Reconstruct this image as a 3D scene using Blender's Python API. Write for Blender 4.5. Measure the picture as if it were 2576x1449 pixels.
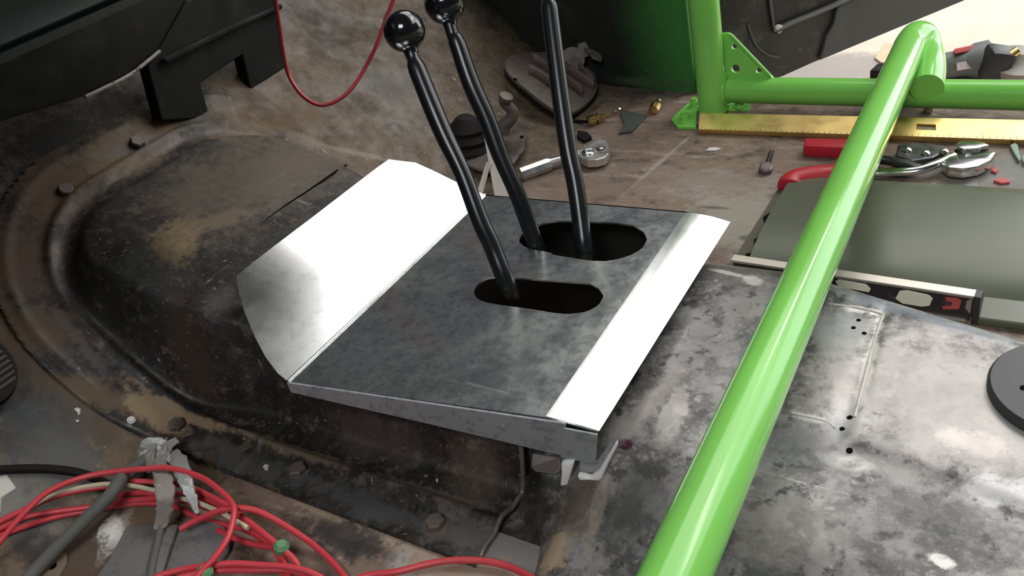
import bpy, bmesh, math, random
from mathutils import Vector, Matrix
from mathutils.geometry import tessellate_polygon
random.seed(7)
V = Vector
for o in list(bpy.data.objects):
    bpy.data.objects.remove(o)
SC = bpy.context.scene
COL = SC.collection

# ------------------------------------------------------------------ camera
FPX, CX, CY, CH = 2125.0, 1288.0, 724.5, 0.52
AX = V((0.83623978, 0.13152363, -0.53235756))      # world X seen in camera axes (x right, y down, z ahead)
AY = V((0.50238026, -0.57290001, 0.64761073))
AZ = V((-0.21981153, -0.80900378, -0.54515665))
cd = bpy.data.cameras.new('camera')
cd.sensor_width = 36.0
cd.lens = 36.0 * FPX / 2576.0
cd.clip_start = 0.02
cam = bpy.data.objects.new('camera', cd)
COL.objects.link(cam)
R = Matrix(((AX[0], -AX[1], -AX[2]), (AY[0], -AY[1], -AY[2]), (AZ[0], -AZ[1], -AZ[2])))
cam.matrix_world = Matrix.Translation((0, 0, CH)) @ R.to_4x4()
SC.camera = cam

# ------------------------------------------------------------------ light
SC.view_settings.view_transform = 'Standard'
SC.view_settings.look = 'None'
SC.view_settings.gamma = 1.0
SC.view_settings.use_curve_mapping = False
SC.view_settings.exposure = 0.0
w = bpy.data.worlds.new('garage_air')
SC.world = w
w.use_nodes = True
w.node_tree.nodes['Background'].inputs[0].default_value = (0.80, 0.90, 1.0, 1)
w.node_tree.nodes['Background'].inputs[1].default_value = 0.055

def area(name, loc, target, sx, sy, power, col=(1, 1, 1)):
    l = bpy.data.lights.new(name, 'AREA')
    l.shape = 'RECTANGLE'
    l.size, l.size_y, l.energy, l.color = sx, sy, power, col
    o = bpy.data.objects.new(name, l)
    COL.objects.link(o)
    o.location = loc
    o.rotation_euler = (V(target) - V(loc)).to_track_quat('-Z', 'Y').to_euler()
    return o

area('ceiling_light_bank', (0.85, 2.85, 2.3), (0.85, 2.85, 0), 4.7, 2.3, 130, (1.0, 0.98, 0.95))
area('garage_door_daylight', (1.9, 5.6, 1.35), (0.4, 0.9, 0.3), 4.0, 3.0, 170, (0.92, 0.96, 1.0))
area('near_side_fill', (0.35, -1.2, 2.2), (-0.3, 0.3, 0.0), 1.0, 0.8, 34, (0.95, 0.98, 1.0))  # overhead fill added to brighten the camera side, not a door opening
area('tube_lamp_far', (0.18, 4.2, 2.0), (0.18, 4.2, 0), 0.08, 2.4, 26, (1, 0.98, 0.95))
area('tube_lamp_near', (0.78, 2.15, 2.0), (0.78, 2.15, 0), 0.95, 0.08, 10, (1, 0.98, 0.95))

# ------------------------------------------------------------------ pixel to place
O = V((0, 0, CH))
def ray(px, py):
    d = V(((px - CX) / FPX, (py - CY) / FPX, 1.0))
    return V((d.dot(AX), d.dot(AY), d.dot(AZ)))
def Pz(px, py, z=0.0):
    r = ray(px, py); return O + r * ((z - CH) / r[2])
def Pd(px, py, t):
    return O + ray(px, py) * t
def Pp(px, py, p0, n):
    r = ray(px, py); n = V(n); return O + r * ((V(p0) - O).dot(n) / r.dot(n))

# ------------------------------------------------------------------ body-sheet heights
def ss(a, b, x):
    t = max(0.0, min(1.0, (x - a) / (b - a))); return t * t * (3 - 2 * t)
TX0 = -0.735
def base(x):
    t = TX0 - x
    return 0.5 * (t + math.sqrt(t * t + 0.0012)) if t > -0.12 else 0.0
UC, UW, UL, UR, USX = 0.510, 0.204, 0.264, 0.144, 1.3
def usd(x, y):
    ax = (TX0 - x) * USX - (UL - UR)
    ay = abs(y - UC) - (UW - UR)
    if ax > 0 and ay > 0:
        return UR - math.hypot(ax, ay)
    return UR - max(ax, ay)
def rim_edge(x): return -0.023 - 0.017 * (1 - ss(-0.80, -0.70, x))
def cover_z(x, y):
    d = usd(x, y); b = base(x); q = ss(-0.78, -0.62, x)
    s = -0.585 - x
    top = 0.074 + 0.34 * 0.5 * (s + math.sqrt(s * s + 0.0016)) - 0.12 * max(0, abs(y - UC) - 0.09)
    wgt = ss(0.022 + 0.028 * q, 0.062 + 0.017 * q, d)
    f = 1 - ss(0.56, 0.64, y) * ss(-0.945, -0.90, x)
    z = b + 0.0006 + 0.0034 * f + wgt * max(0.014, top - b)
    z += 0.0065 * f * math.exp(-((d - 0.017) / 0.006) ** 2)
    z += 0.0022 * math.exp(-((d + 0.024) / 0.005) ** 2) * (1 - q)
    ed = rim_edge(x) * f + 0.012 * (1 - f)
    if d < ed:
        z -= min(0.012, (ed - d) * 4.0)
    return z
def tun_z(x, y):
    yf = min(0.660, 0.651 - (x + 0.165) * 0.284)
    foot = 0.235 - 0.10 * ss(-0.34, -0.10, x) + 0.112 * (1 - ss(-0.345, -0.275, x))
    span = 0.23 - 0.18 * (1 - ss(-0.345, -0.272, x))
    z = 0.054 * ss(foot, foot + span, y) * (0.86 + 0.14 * ss(0.3, 0.6, y))
    z -= 0.010 * math.exp(-((x + 0.305) / 0.016) ** 2) * ss(0.20, 0.3, y)        # rusted channel beside the cover
    z -= 0.003 * (1 - ss(0.0, 0.006, z + 0.0))
    m = ss(-0.112, -0.102, x + 0.02 * (y - .5)) * ss(0.438, 0.455, y + 0.20 * (x + 0.1)) * (1 - ss(0.596, 0.606, y + 0.22 * (x + .11)))
    z += 0.0018 * m
    z -= 0.0008 * math.exp(-((x + 0.115) / 0.004) ** 2) * ss(0.43, 0.45, y) * (1 - ss(0.6, 0.61, y))
    k = (y - (yf - 0.035)) / 0.035
    if k > 0:
        z -= 0.035 * (1 - math.sqrt(max(0.0, 1 - min(k, 1) ** 2)))
        if k > 1: z -= min(0.08, (k - 1) * 0.4)
    return z
SEAM = -0.342
def surf(x, y):
    z = base(x)
    if x < SEAM:
        if usd(x, y) > rim_edge(x): z = max(z, cover_z(x, y))
    elif y > 0.1:
        z = max(z, tun_z(x, y))
    return z
def hit(px, py, up=0.0):
    r = ray(px, py); t = 0.40; st = 0.002
    while t < 1.6:
        p = O + r * t
        if p[2] <= surf(p[0], p[1]) + up: return p
        t += st
    return p

# ------------------------------------------------------------------ materials
def smat(name):
    m = bpy.data.materials.new(name); m.use_nodes = True
    return m, m.node_tree, m.node_tree.nodes['Principled BSDF']
def N(nt, kind, **kw):
    n = nt.nodes.new(kind)
    for k, v in kw.items(): setattr(n, k, v)
    return n
def noise(nt, coord, scale, detail=4, rough=0.6, stretch=None, rotz=0, dist=0.0):
    src = coord
    if stretch or rotz:
        mp = N(nt, 'ShaderNodeMapping'); nt.links.new(coord, mp.inputs[0])
        mp.inputs['Rotation'].default_value = (0, 0, rotz)
        mp.inputs['Scale'].default_value = stretch or (1, 1, 1)
        src = mp.outputs[0]
    n = N(nt, 'ShaderNodeTexNoise'); nt.links.new(src, n.inputs['Vector'])
    n.inputs['Scale'].default_value = scale; n.inputs['Detail'].default_value = detail
    n.inputs['Roughness'].default_value = rough; n.inputs['Distortion'].default_value = dist
    return n.outputs[0]
def step(nt, val, lo, hi, a=0.0, b=1.0):
    n = N(nt, 'ShaderNodeMapRange', interpolation_type='SMOOTHSTEP')
    nt.links.new(val, n.inputs[0])
    for i, v in enumerate((lo, hi, a, b)): n.inputs[i + 1].default_value = v
    return n.outputs[0]
def mixc(nt, fac, a, b):
    n = N(nt, 'ShaderNodeMix', data_type='RGBA')
    if hasattr(fac, 'links') or hasattr(fac, 'is_linked'): nt.links.new(fac, n.inputs[0])
    else: n.inputs[0].default_value = fac
    for s, i in ((a, 6), (b, 7)):
        if isinstance(s, (tuple, list)): n.inputs[i].default_value = (*s[:3], 1)
        else: nt.links.new(s, n.inputs[i])
    return n.outputs[2]
def math_n(nt, op, a, b):
    n = N(nt, 'ShaderNodeMath', operation=op)
    for i, s in enumerate((a, b)):
        if isinstance(s, (int, float)): n.inputs[i].default_value = s
        else: nt.links.new(s, n.inputs[i])
    return n.outputs[0]
def mat(name, col, rough=0.5, metal=0.0, layers=(), blobs=(), bump=None, spec=0.5, coat=0.0, rvar=None, edge=0.45, trans=0.0):
    """layers: (colour, scale, lo, hi, strength, stretch, rotz); blobs: (centre, radii, rotz, colour, strength)."""
    m, nt, bs = smat(name)
    tc = N(nt, 'ShaderNodeTexCoord').outputs['Object']
    c = tuple(col)
    first = True
    n2 = noise(nt, tc, 3.1, 3); c0 = mixc(nt, step(nt, n2, 0.3, 0.7), tuple(k * 0.9 for k in col), tuple(min(1, k * 1.1) for k in col))
    c = c0
    for i, L in enumerate(layers):
        lc, sc, lo, hi, st = L[:5]
        stretch = L[5] if len(L) > 5 else None
        rz = L[6] if len(L) > 6 else 0
        f = step(nt, noise(nt, tc, sc, 6, 0.68, stretch, rz), lo, hi, 0, st)
        c = mixc(nt, f, c, lc)
    if blobs:
        en = noise(nt, tc, 85, 6, 0.75); en2 = noise(nt, tc, 20, 3, 0.6)
        e = math_n(nt, 'ADD', math_n(nt, 'MULTIPLY', math_n(nt, 'SUBTRACT', en, 0.5), edge * 3.2), math_n(nt, 'MULTIPLY', math_n(nt, 'SUBTRACT', en2, 0.5), edge * 2.0))
        for B in blobs:
            ctr, rad, rz, bc, st = B[:5]
            soft = B[5] if len(B) > 5 else 0.5
            mp = N(nt, 'ShaderNodeMapping', vector_type='TEXTURE'); nt.links.new(tc, mp.inputs[0])
            mp.inputs['Location'].default_value = ctr; mp.inputs['Rotation'].default_value = (0, 0, rz); mp.inputs['Scale'].default_value = rad
            ln = N(nt, 'ShaderNodeVectorMath', operation='LENGTH'); nt.links.new(mp.outputs[0], ln.inputs[0])
            dd = math_n(nt, 'ADD', ln.outputs['Value'], e)
            c = mixc(nt, step(nt, dd, 1 - soft, 1.0 + soft * 0.3, st, 0.0), c, bc)
    nt.links.new(c, bs.inputs['Base Color'])
    bs.inputs['Metallic'].default_value = metal
    bs.inputs['Specular IOR Level'].default_value = spec
    bs.inputs['Coat Weight'].default_value = coat
    bs.inputs['Coat Roughness'].default_value = 0.06
    if trans: bs.inputs['Transmission Weight'].default_value = trans
    if rvar:
        nt.links.new(step(nt, noise(nt, tc, rvar[0], 5, 0.65, rvar[3] if len(rvar) > 3 else None), 0.3, 0.7, rvar[1], rvar[2]), bs.inputs['Roughness'])
    else:
        bs.inputs['Roughness'].default_value = rough
    if bump:
        b = N(nt, 'ShaderNodeBump'); b.inputs['Strength'].default_value = bump[1]; b.inputs['Distance'].default_value = bump[2] if len(bump) > 2 else 0.002
        nt.links.new(noise(nt, tc, bump[0], 6, 0.65, bump[3] if len(bump) > 3 else None), b.inputs['Height'])
        nt.links.new(b.outputs[0], bs.inputs['Normal'])
    return m
def bl(px, py, rx, ry, col, st=0.8, rz=0.0, soft=0.5, up=0.0):
    """a stain centred where pixel (px,py) meets the body sheet, radii in metres"""
    p = hit(px, py, up); return (tuple(p), (rx, ry, 0.08), rz, col, st, soft)
def stroke(a, b, wd, col, st=0.7, soft=0.5):
    p, q = hit(*a), hit(*b); d = q - p
    return (tuple((p + q) / 2), (d.length / 2 * 1.1, wd, 0.12), math.atan2(d[1], d[0]), col, st, soft)

# ------------------------------------------------------------------ mesh helpers
def W(o):
    return o.location.copy() if o.get('_root') else V((0, 0, 0))
def link(name, me, m, parent=None, smooth=False, autos=None):
    o = bpy.data.objects.new(name, me); COL.objects.link(o)
    if m: me.materials.append(m)
    if smooth:
        for p in me.polygons: p.use_smooth = True
    if parent:
        o.parent = parent
        o.location = -parent.location if parent.parent is None and parent.type == 'EMPTY' else (0, 0, 0)
    return o
def thing(name, loc, label, cat, group=None):
    o = bpy.data.objects.new(name, None); COL.objects.link(o)
    o.empty_display_size = 0.03
    o.location = loc; o['label'] = label; o['category'] = cat
    if group: o['group'] = group
    return o
def tag(o, label, cat, group=None):
    o['label'] = label; o['category'] = cat
    if group: o['group'] = group
    return o
class MB:
    def __init__(s): s.v = []; s.f = []
    def add(s, vs, fs):
        n = len(s.v); s.v += [tuple(p) for p in vs]; s.f += [[i + n for i in f] for f in fs]; return s
    def box(s, c, size, rot=None):
        hx, hy, hz = (k / 2 for k in size); c = V(c)
        vs = []
        for x in (-hx, hx):
            for y in (-hy, hy):
                for z in (-hz, hz):
                    p = V((x, y, z))
                    if rot is not None: p = rot @ p
                    vs.append(c + p)
        return s.add(vs, [(0, 1, 3, 2), (4, 6, 7, 5), (0, 4, 5, 1), (2, 3, 7, 6), (0, 2, 6, 4), (1, 5, 7, 3)])
    def tube(s, path, rad, n=12, flat=None, cap=True):
        path = [V(p) for p in path]; k = len(path)
        if not isinstance(rad, (list, tuple)): rad = [rad] * k
        t = [(path[min(i + 1, k - 1)] - path[max(i - 1, 0)]).normalized() for i in range(k)]
        up = V((0, 0, 1)) if abs(t[0][2]) < 0.9 else V((1, 0, 0))
        u = t[0].cross(up).normalized()
        vs = []; fs = []
        for i in range(k):
            u = (u - t[i] * u.dot(t[i])).normalized(); w_ = t[i].cross(u)
            for j in range(n):
                a = 2 * math.pi * j / n
                vs.append(path[i] + (u * math.cos(a) + w_ * math.sin(a) * (flat or 1.0)) * rad[i])
        for i in range(k - 1):
            for j in range(n):
                fs.append((i * n + j, i * n + (j + 1) % n, (i + 1) * n + (j + 1) % n, (i + 1) * n + j))
        if cap: fs += [tuple(range(n - 1, -1, -1)), tuple(range((k - 1) * n, k * n))]
        return s.add(vs, fs)
    def lathe(s, c, axis, prof, n=24):
        """prof: (radius, height along axis)"""
        axis = V(axis).normalized(); c = V(c)
        up = V((0, 0, 1)) if abs(axis[2]) < 0.9 else V((1, 0, 0))
        u = axis.cross(up).normalized(); w_ = axis.cross(u)
        vs = []; fs = []
        for r, h in prof:
            for j in range(n):
                a = 2 * math.pi * j / n
                vs.append(c + axis * h + (u * math.cos(a) + w_ * math.sin(a)) * max(r, 1e-5))
        k = len(prof)
        for i in range(k - 1):
            for j in range(n):
                fs.append((i * n + j, i * n + (j + 1) % n, (i + 1) * n + (j + 1) % n, (i + 1) * n + j))
        fs += [tuple(range(n - 1, -1, -1)), tuple(range((k - 1) * n, k * n))]
        return s.add(vs, fs)
    def prism(s, pts, thick, holes=()):
        """flat polygon (with holes), extruded by the vector thick"""
        loops = [[V(p) for p in pts]] + [[V(p) for p in h] for h in holes]
        flat = [p for l in loops for p in l]; n = len(flat)
        tris = tessellate_polygon(loops)
        th = V(thick)
        vs = flat + [p + th for p in flat]
        fs = [tuple(t) for t in tris] + [tuple(i + n for i in reversed(t)) for t in tris]
        k = 0
        for l in loops:
            m_ = len(l)
            for i in range(m_):
                a, b = k + i, k + (i + 1) % m_
                fs.append((a, b, b + n, a + n))
            k += m_
        return s.add(vs, fs)
    def grid(s, rows):
        r = len(rows); c = len(rows[0])
        return s.add([p for row in rows for p in row], [(i * c + j, i * c + j + 1, (i + 1) * c + j + 1, (i + 1) * c + j) for i in range(r - 1) for j in range(c - 1)])
    def build(s, name, m, parent=None, smooth=False, bevel=0, sharp=40, solid=0, seg=2, sub=0):
        me = bpy.data.meshes.new(name); me.from_pydata(s.v, [], s.f)
        bm = bmesh.new(); bm.from_mesh(me)
        bmesh.ops.remove_doubles(bm, verts=bm.verts, dist=1e-6)
        bmesh.ops.recalc_face_normals(bm, faces=bm.faces)
        if solid and sum(f.normal[2] * f.calc_area() for f in bm.faces) < 0:
            bmesh.ops.reverse_faces(bm, faces=bm.faces)
        if bevel:
            es = [e for e in bm.edges if len(e.link_faces) == 2 and e.calc_face_angle(0) > math.radians(30)]
            bmesh.ops.bevel(bm, geom=es, offset=bevel, segments=seg, affect='EDGES', profile=0.5, clamp_overlap=True)
        if smooth:
            for f in bm.faces: f.smooth = True
            for e in bm.edges:
                if len(e.link_faces) == 2 and e.calc_face_angle(0) > math.radians(sharp): e.smooth = False
        bm.to_mesh(me); bm.free()
        o = link(name, me, m, parent)
        if solid:
            md = o.modifiers.new('thickness', 'SOLIDIFY'); md.thickness = solid; md.offset = -1
        if sub:
            md = o.modifiers.new('smooth', 'SUBSURF'); md.levels = md.render_levels = sub
        return o
def spline(pts, n=8):
    pts = [V(p) for p in pts]; out = []
    P = [pts[0] * 2 - pts[1]] + pts + [pts[-1] * 2 - pts[-2]]
    for i in range(1, len(P) - 2):
        for j in range(n):
            t = j / n; a, b, c, d = P[i - 1], P[i], P[i + 1], P[i + 2]
            out.append(0.5 * ((2 * b) + (c - a) * t + (2 * a - 5 * b + 4 * c - d) * t * t + (3 * b - a - 3 * c + d) * t ** 3))
    out.append(pts[-1]); return out
def struct(o):
    o['kind'] = 'structure'; return o

# ------------------------------------------------------------------ palette
DUST = (0.115, 0.078, 0.048); BROWN = (0.085, 0.052, 0.033); GREYD = (0.06, 0.058, 0.055); TAN = (0.30, 0.22, 0.14)
PALE = (0.42, 0.38, 0.33); WHITE = (0.75, 0.73, 0.68); RUST = (0.085, 0.038, 0.018); BLK = (0.010, 0.010, 0.011)
M = {}
NEAR = (
        bl(40, 700, 0.05, 0.10, (0.075, 0.040, 0.018), 0.8, 0, 0.7), bl(120, 900, 0.05, 0.04, (0.085, 0.050, 0.025), 0.8, 0.6, 0.6), bl(260, 1040, 0.05, 0.03, (0.10, 0.070, 0.04), 0.7, 0.3, 0.7),bl(100, 1290, 0.09, 0.04, (0.16, 0.16, 0.15), 0.45, 0, 0.8), bl(283, 1322, 0.012, 0.020, WHITE, 0.95, 0.3, 0.12), bl(272, 1372, 0.010, 0.022, WHITE, 0.85, 0.3, 0.12),
           bl(90, 1380, 0.03, 0.02, (0.02, 0.02, 0.022), 0.8), bl(220, 1430, 0.05, 0.03, BROWN, 0.8), bl(820, 1285, 0.05, 0.010, (0.36, 0.26, 0.18), 0.95, -0.05, 0.35), bl(940, 1340, 0.065, 0.013, (0.40, 0.30, 0.22), 0.95, -0.05, 0.35),
           bl(760, 1240, 0.02, 0.008, (0.36, 0.25, 0.18), 0.8, 0, 0.4), bl(1040, 1420, 0.03, 0.016, (0.42, 0.38, 0.34), 0.9, 0, 0.4), bl(880, 1360, 0.06, 0.02, (0.016, 0.017, 0.02), 0.85, 0, 0.5),
           bl(1180, 1440, 0.07, 0.02, (0.35, 0.25, 0.18), 0.8, 0, 0.5), bl(110, 1110, 0.09, 0.04, (0.045, 0.05, 0.053), 0.7, 0, 0.8), bl(660, 1300, 0.035, 0.008, DUST, 0.9, -0.1, 0.4),
        bl(180, 1160, 0.06, 0.03, (0.13, 0.125, 0.115), 0.4, 0, 0.9), bl(30, 1260, 0.04, 0.03, (0.20, 0.20, 0.19), 0.5, 0, 0.8), bl(360, 1300, 0.03, 0.02, (0.16, 0.11, 0.065), 0.8), bl(200, 1390, 0.03, 0.02, (0.10, 0.07, 0.05), 0.8))
M['floor'] = mat('floor_worn_paint', (0.200, 0.140, 0.105), rvar=(30, 0.45, 0.75), layers=(((0.50, 0.46, 0.42), 26, 0.665, 0.70, 0.6, (0.10, 2.2, 1), 0.55), ((0.55, 0.52, 0.48), 30, 0.67, 0.70, 0.6, (2.0, 0.12, 1), 0.35), ((0.48, 0.42, 0.36), 240, 0.60, 0.68, 0.55), 
    ((0.060, 0.045, 0.036), 22, 0.48, 0.66, 0.85, (1, 1.7, 1)), ((0.33, 0.26, 0.215), 38, 0.52, 0.66, 0.75, (0.6, 1.6, 1)), ((0.42, 0.36, 0.31), 110, 0.60, 0.70, 0.55, (0.5, 1.4, 1)),
    ((0.03, 0.025, 0.022), 80, 0.60, 0.70, 0.6), (RUST, 22, 0.60, 0.72, 0.5)),
    blobs=(stroke((1565, 492), (1745, 335), 0.004, (0.36, 0.31, 0.27), 0.7), bl(1850, 470, 0.16, 0.05, (0.30, 0.26, 0.23), 0.55, 0, 0.8), bl(1870, 560, 0.10, 0.08, (0.32, 0.29, 0.24), 0.8, 0, 0.6),
           bl(1420, 480, 0.12, 0.035, (0.20, 0.14, 0.10), 0.5, 0, 0.8), stroke((2435, 505), (2452, 448), 0.006, (0.62, 0.60, 0.56), 0.9),
           bl(2540, 440, 0.09, 0.06, (0.20, 0.20, 0.19), 0.8, 0, 0.7), stroke((1855, 598), (1925, 603), 0.006, (0.09, 0.085, 0.07), 0.85), stroke((1750, 520), (1840, 526), 0.004, (0.09, 0.08, 0.07), 0.8),
           bl(1600, 225, 0.14, 0.045, (0.05, 0.04, 0.033), 0.8, 0, 0.8), stroke((1990, 440), (2090, 440), 0.01, (0.4, 0.36, 0.32), 0.6),
           bl(1330, 1400, 0.055, 0.05, (0.20, 0.19, 0.18), 0.9, 0, 0.6)) + NEAR,
    bump=(45, 0.35, 0.0015), edge=0.7)
M['toe'] = mat('toeboard_dusty_paint', (0.128, 0.092, 0.056), rvar=(30, 0.5, 0.8), layers=(((0.50, 0.46, 0.42), 26, 0.665, 0.70, 0.6, (0.10, 2.2, 1), 0.55), ((0.55, 0.52, 0.48), 30, 0.67, 0.70, 0.6, (2.0, 0.12, 1), 0.35), ((0.48, 0.42, 0.36), 240, 0.60, 0.68, 0.55), 
    ((0.055, 0.040, 0.026), 75, 0.50, 0.62, 0.65), ((0.045, 0.034, 0.025), 30, 0.50, 0.66, 0.8, (1, 1.5, 1)), ((0.185, 0.165, 0.14), 42, 0.52, 0.68, 0.7, (1, 0.7, 1)), ((0.14, 0.095, 0.05), 14, 0.5, 0.65, 0.6), ((0.34, 0.31, 0.26), 90, 0.64, 0.72, 0.6)),
    blobs=(bl(640, 290, 0.10, 0.05, (0.17, 0.11, 0.055), 0.75, 0.8, 0.8), bl(980, 230, 0.09, 0.06, (0.19, 0.18, 0.165), 0.6, 0, 0.8), bl(800, 120, 0.12, 0.08, (0.13, 0.085, 0.045), 0.7, 0, 0.8),
           bl(250, 380, 0.13, 0.18, (0.008, 0.010, 0.012), 0.9, 0.4, 0.6), bl(60, 1000, 0.07, 0.08, (0.016, 0.018, 0.018), 0.9, 0, 0.6), bl(230, 1020, 0.06, 0.06, (0.05, 0.045, 0.04), 0.7, 0, 0.6),  # first blob: shade of dash and heater painted onto the toe board
           bl(800, 60, 0.13, 0.06, (0.040, 0.027, 0.016), 0.85, 0, 0.9), bl(640, 250, 0.05, 0.03, (0.075, 0.04, 0.02), 0.7, 0, 0.8), stroke((820, 365), (985, 405), 0.005, (0.30, 0.24, 0.17), 0.5), stroke((700, 320), (830, 370), 0.006, (0.24, 0.17, 0.10), 0.7)) + NEAR,
    bump=(60, 0.4, 0.0015, (0.7, 1.5, 1)), edge=0.7)
M['cover'] = mat('hump_worn_black_paint', (0.0135, 0.0120, 0.0110), rvar=(26, 0.4, 0.75), layers=(((0.125, 0.088, 0.058), 48, 0.56, 0.67, 0.65), ((0.30, 0.27, 0.24), 26, 0.665, 0.70, 0.6, (0.10, 2.2, 1), 0.55), ((0.30, 0.27, 0.24), 30, 0.67, 0.70, 0.6, (2.0, 0.12, 1), 0.35), ((0.20, 0.17, 0.14), 240, 0.60, 0.68, 0.55), 
    ((0.045, 0.034, 0.025), 32, 0.50, 0.68, 0.8), ((0.10, 0.082, 0.066), 70, 0.56, 0.68, 0.65), (RUST, 40, 0.58, 0.70, 0.6), ((0.26, 0.235, 0.21), 120, 0.62, 0.70, 0.8)),
    blobs=(bl(620, 315, 0.05, 0.06, (0.15, 0.105, 0.062), 0.85, 0.2, 0.7), bl(800, 365, 0.06, 0.05, (0.14, 0.105, 0.07), 0.8, 0.2, 0.7), bl(450, 600, 0.030, 0.045, (0.23, 0.165, 0.085), 0.85, 0.5, 0.6), bl(520, 560, 0.06, 0.016, (0.20, 0.15, 0.085), 0.6, 1.0, 0.6), bl(700, 420, 0.10, 0.16, (0.125, 0.095, 0.065), 0.75, 0, 0.8), bl(520, 470, 0.06, 0.08, (0.09, 0.07, 0.05), 0.7, 0, 0.8),
           bl(330, 370, 0.035, 0.10, (0.14, 0.09, 0.045), 0.85, 0.1, 0.6), bl(120, 480, 0.035, 0.06, (0.11, 0.065, 0.035), 0.85, 0.5, 0.6), bl(35, 650, 0.05, 0.06, (0.085, 0.05, 0.027), 0.9, 0, 0.6), bl(90, 830, 0.06, 0.025, (0.085, 0.052, 0.027), 0.85, 0.8, 0.6),
           bl(230, 990, 0.06, 0.016, (0.105, 0.07, 0.038), 0.9, 0.6, 0.5), bl(400, 1045, 0.045, 0.016, (0.27, 0.19, 0.11), 0.9, 0, 0.5), stroke((330, 960), (620, 1090), 0.006, (0.24, 0.165, 0.095), 0.8), stroke((600, 1080), (900, 1180), 0.007, (0.16, 0.12, 0.08), 0.7), stroke((880, 1175), (1270, 1305), 0.007, (0.12, 0.095, 0.075), 0.7),
           stroke((130, 640), (140, 760), 0.010, (0.10, 0.095, 0.09), 0.6), stroke((150, 790), (250, 920), 0.008, (0.11, 0.09, 0.08), 0.6), stroke((260, 400), (450, 350), 0.010, (0.115, 0.105, 0.105), 0.6),
           bl(620, 1170, 0.10, 0.014, (0.075, 0.072, 0.07), 0.7, 0, 0.7), bl(950, 1280, 0.12, 0.016, (0.085, 0.083, 0.082), 0.75, 0, 0.7), bl(1180, 1350, 0.06, 0.02, (0.11, 0.105, 0.10), 0.7, 0, 0.7), bl(560, 1120, 0.03, 0.01, (0.10, 0.085, 0.07), 0.6),
           bl(1200, 1190, 0.035, 0.06, (0.15, 0.115, 0.085), 0.4, 0, 0.9), bl(950, 1110, 0.08, 0.02, (0.065, 0.05, 0.04), 0.7, 0, 0.7), bl(480, 870, 0.03, 0.04, (0.05, 0.025, 0.014), 0.7, 0, 0.8), bl(560, 760, 0.02, 0.03, (0.16, 0.14, 0.12), 0.45, 0, 0.9), bl(330, 700, 0.05, 0.08, (0.009, 0.012, 0.010), 0.6, 0, 0.8)),
    bump=(55, 0.35, 0.0012), edge=0.65)
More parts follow.
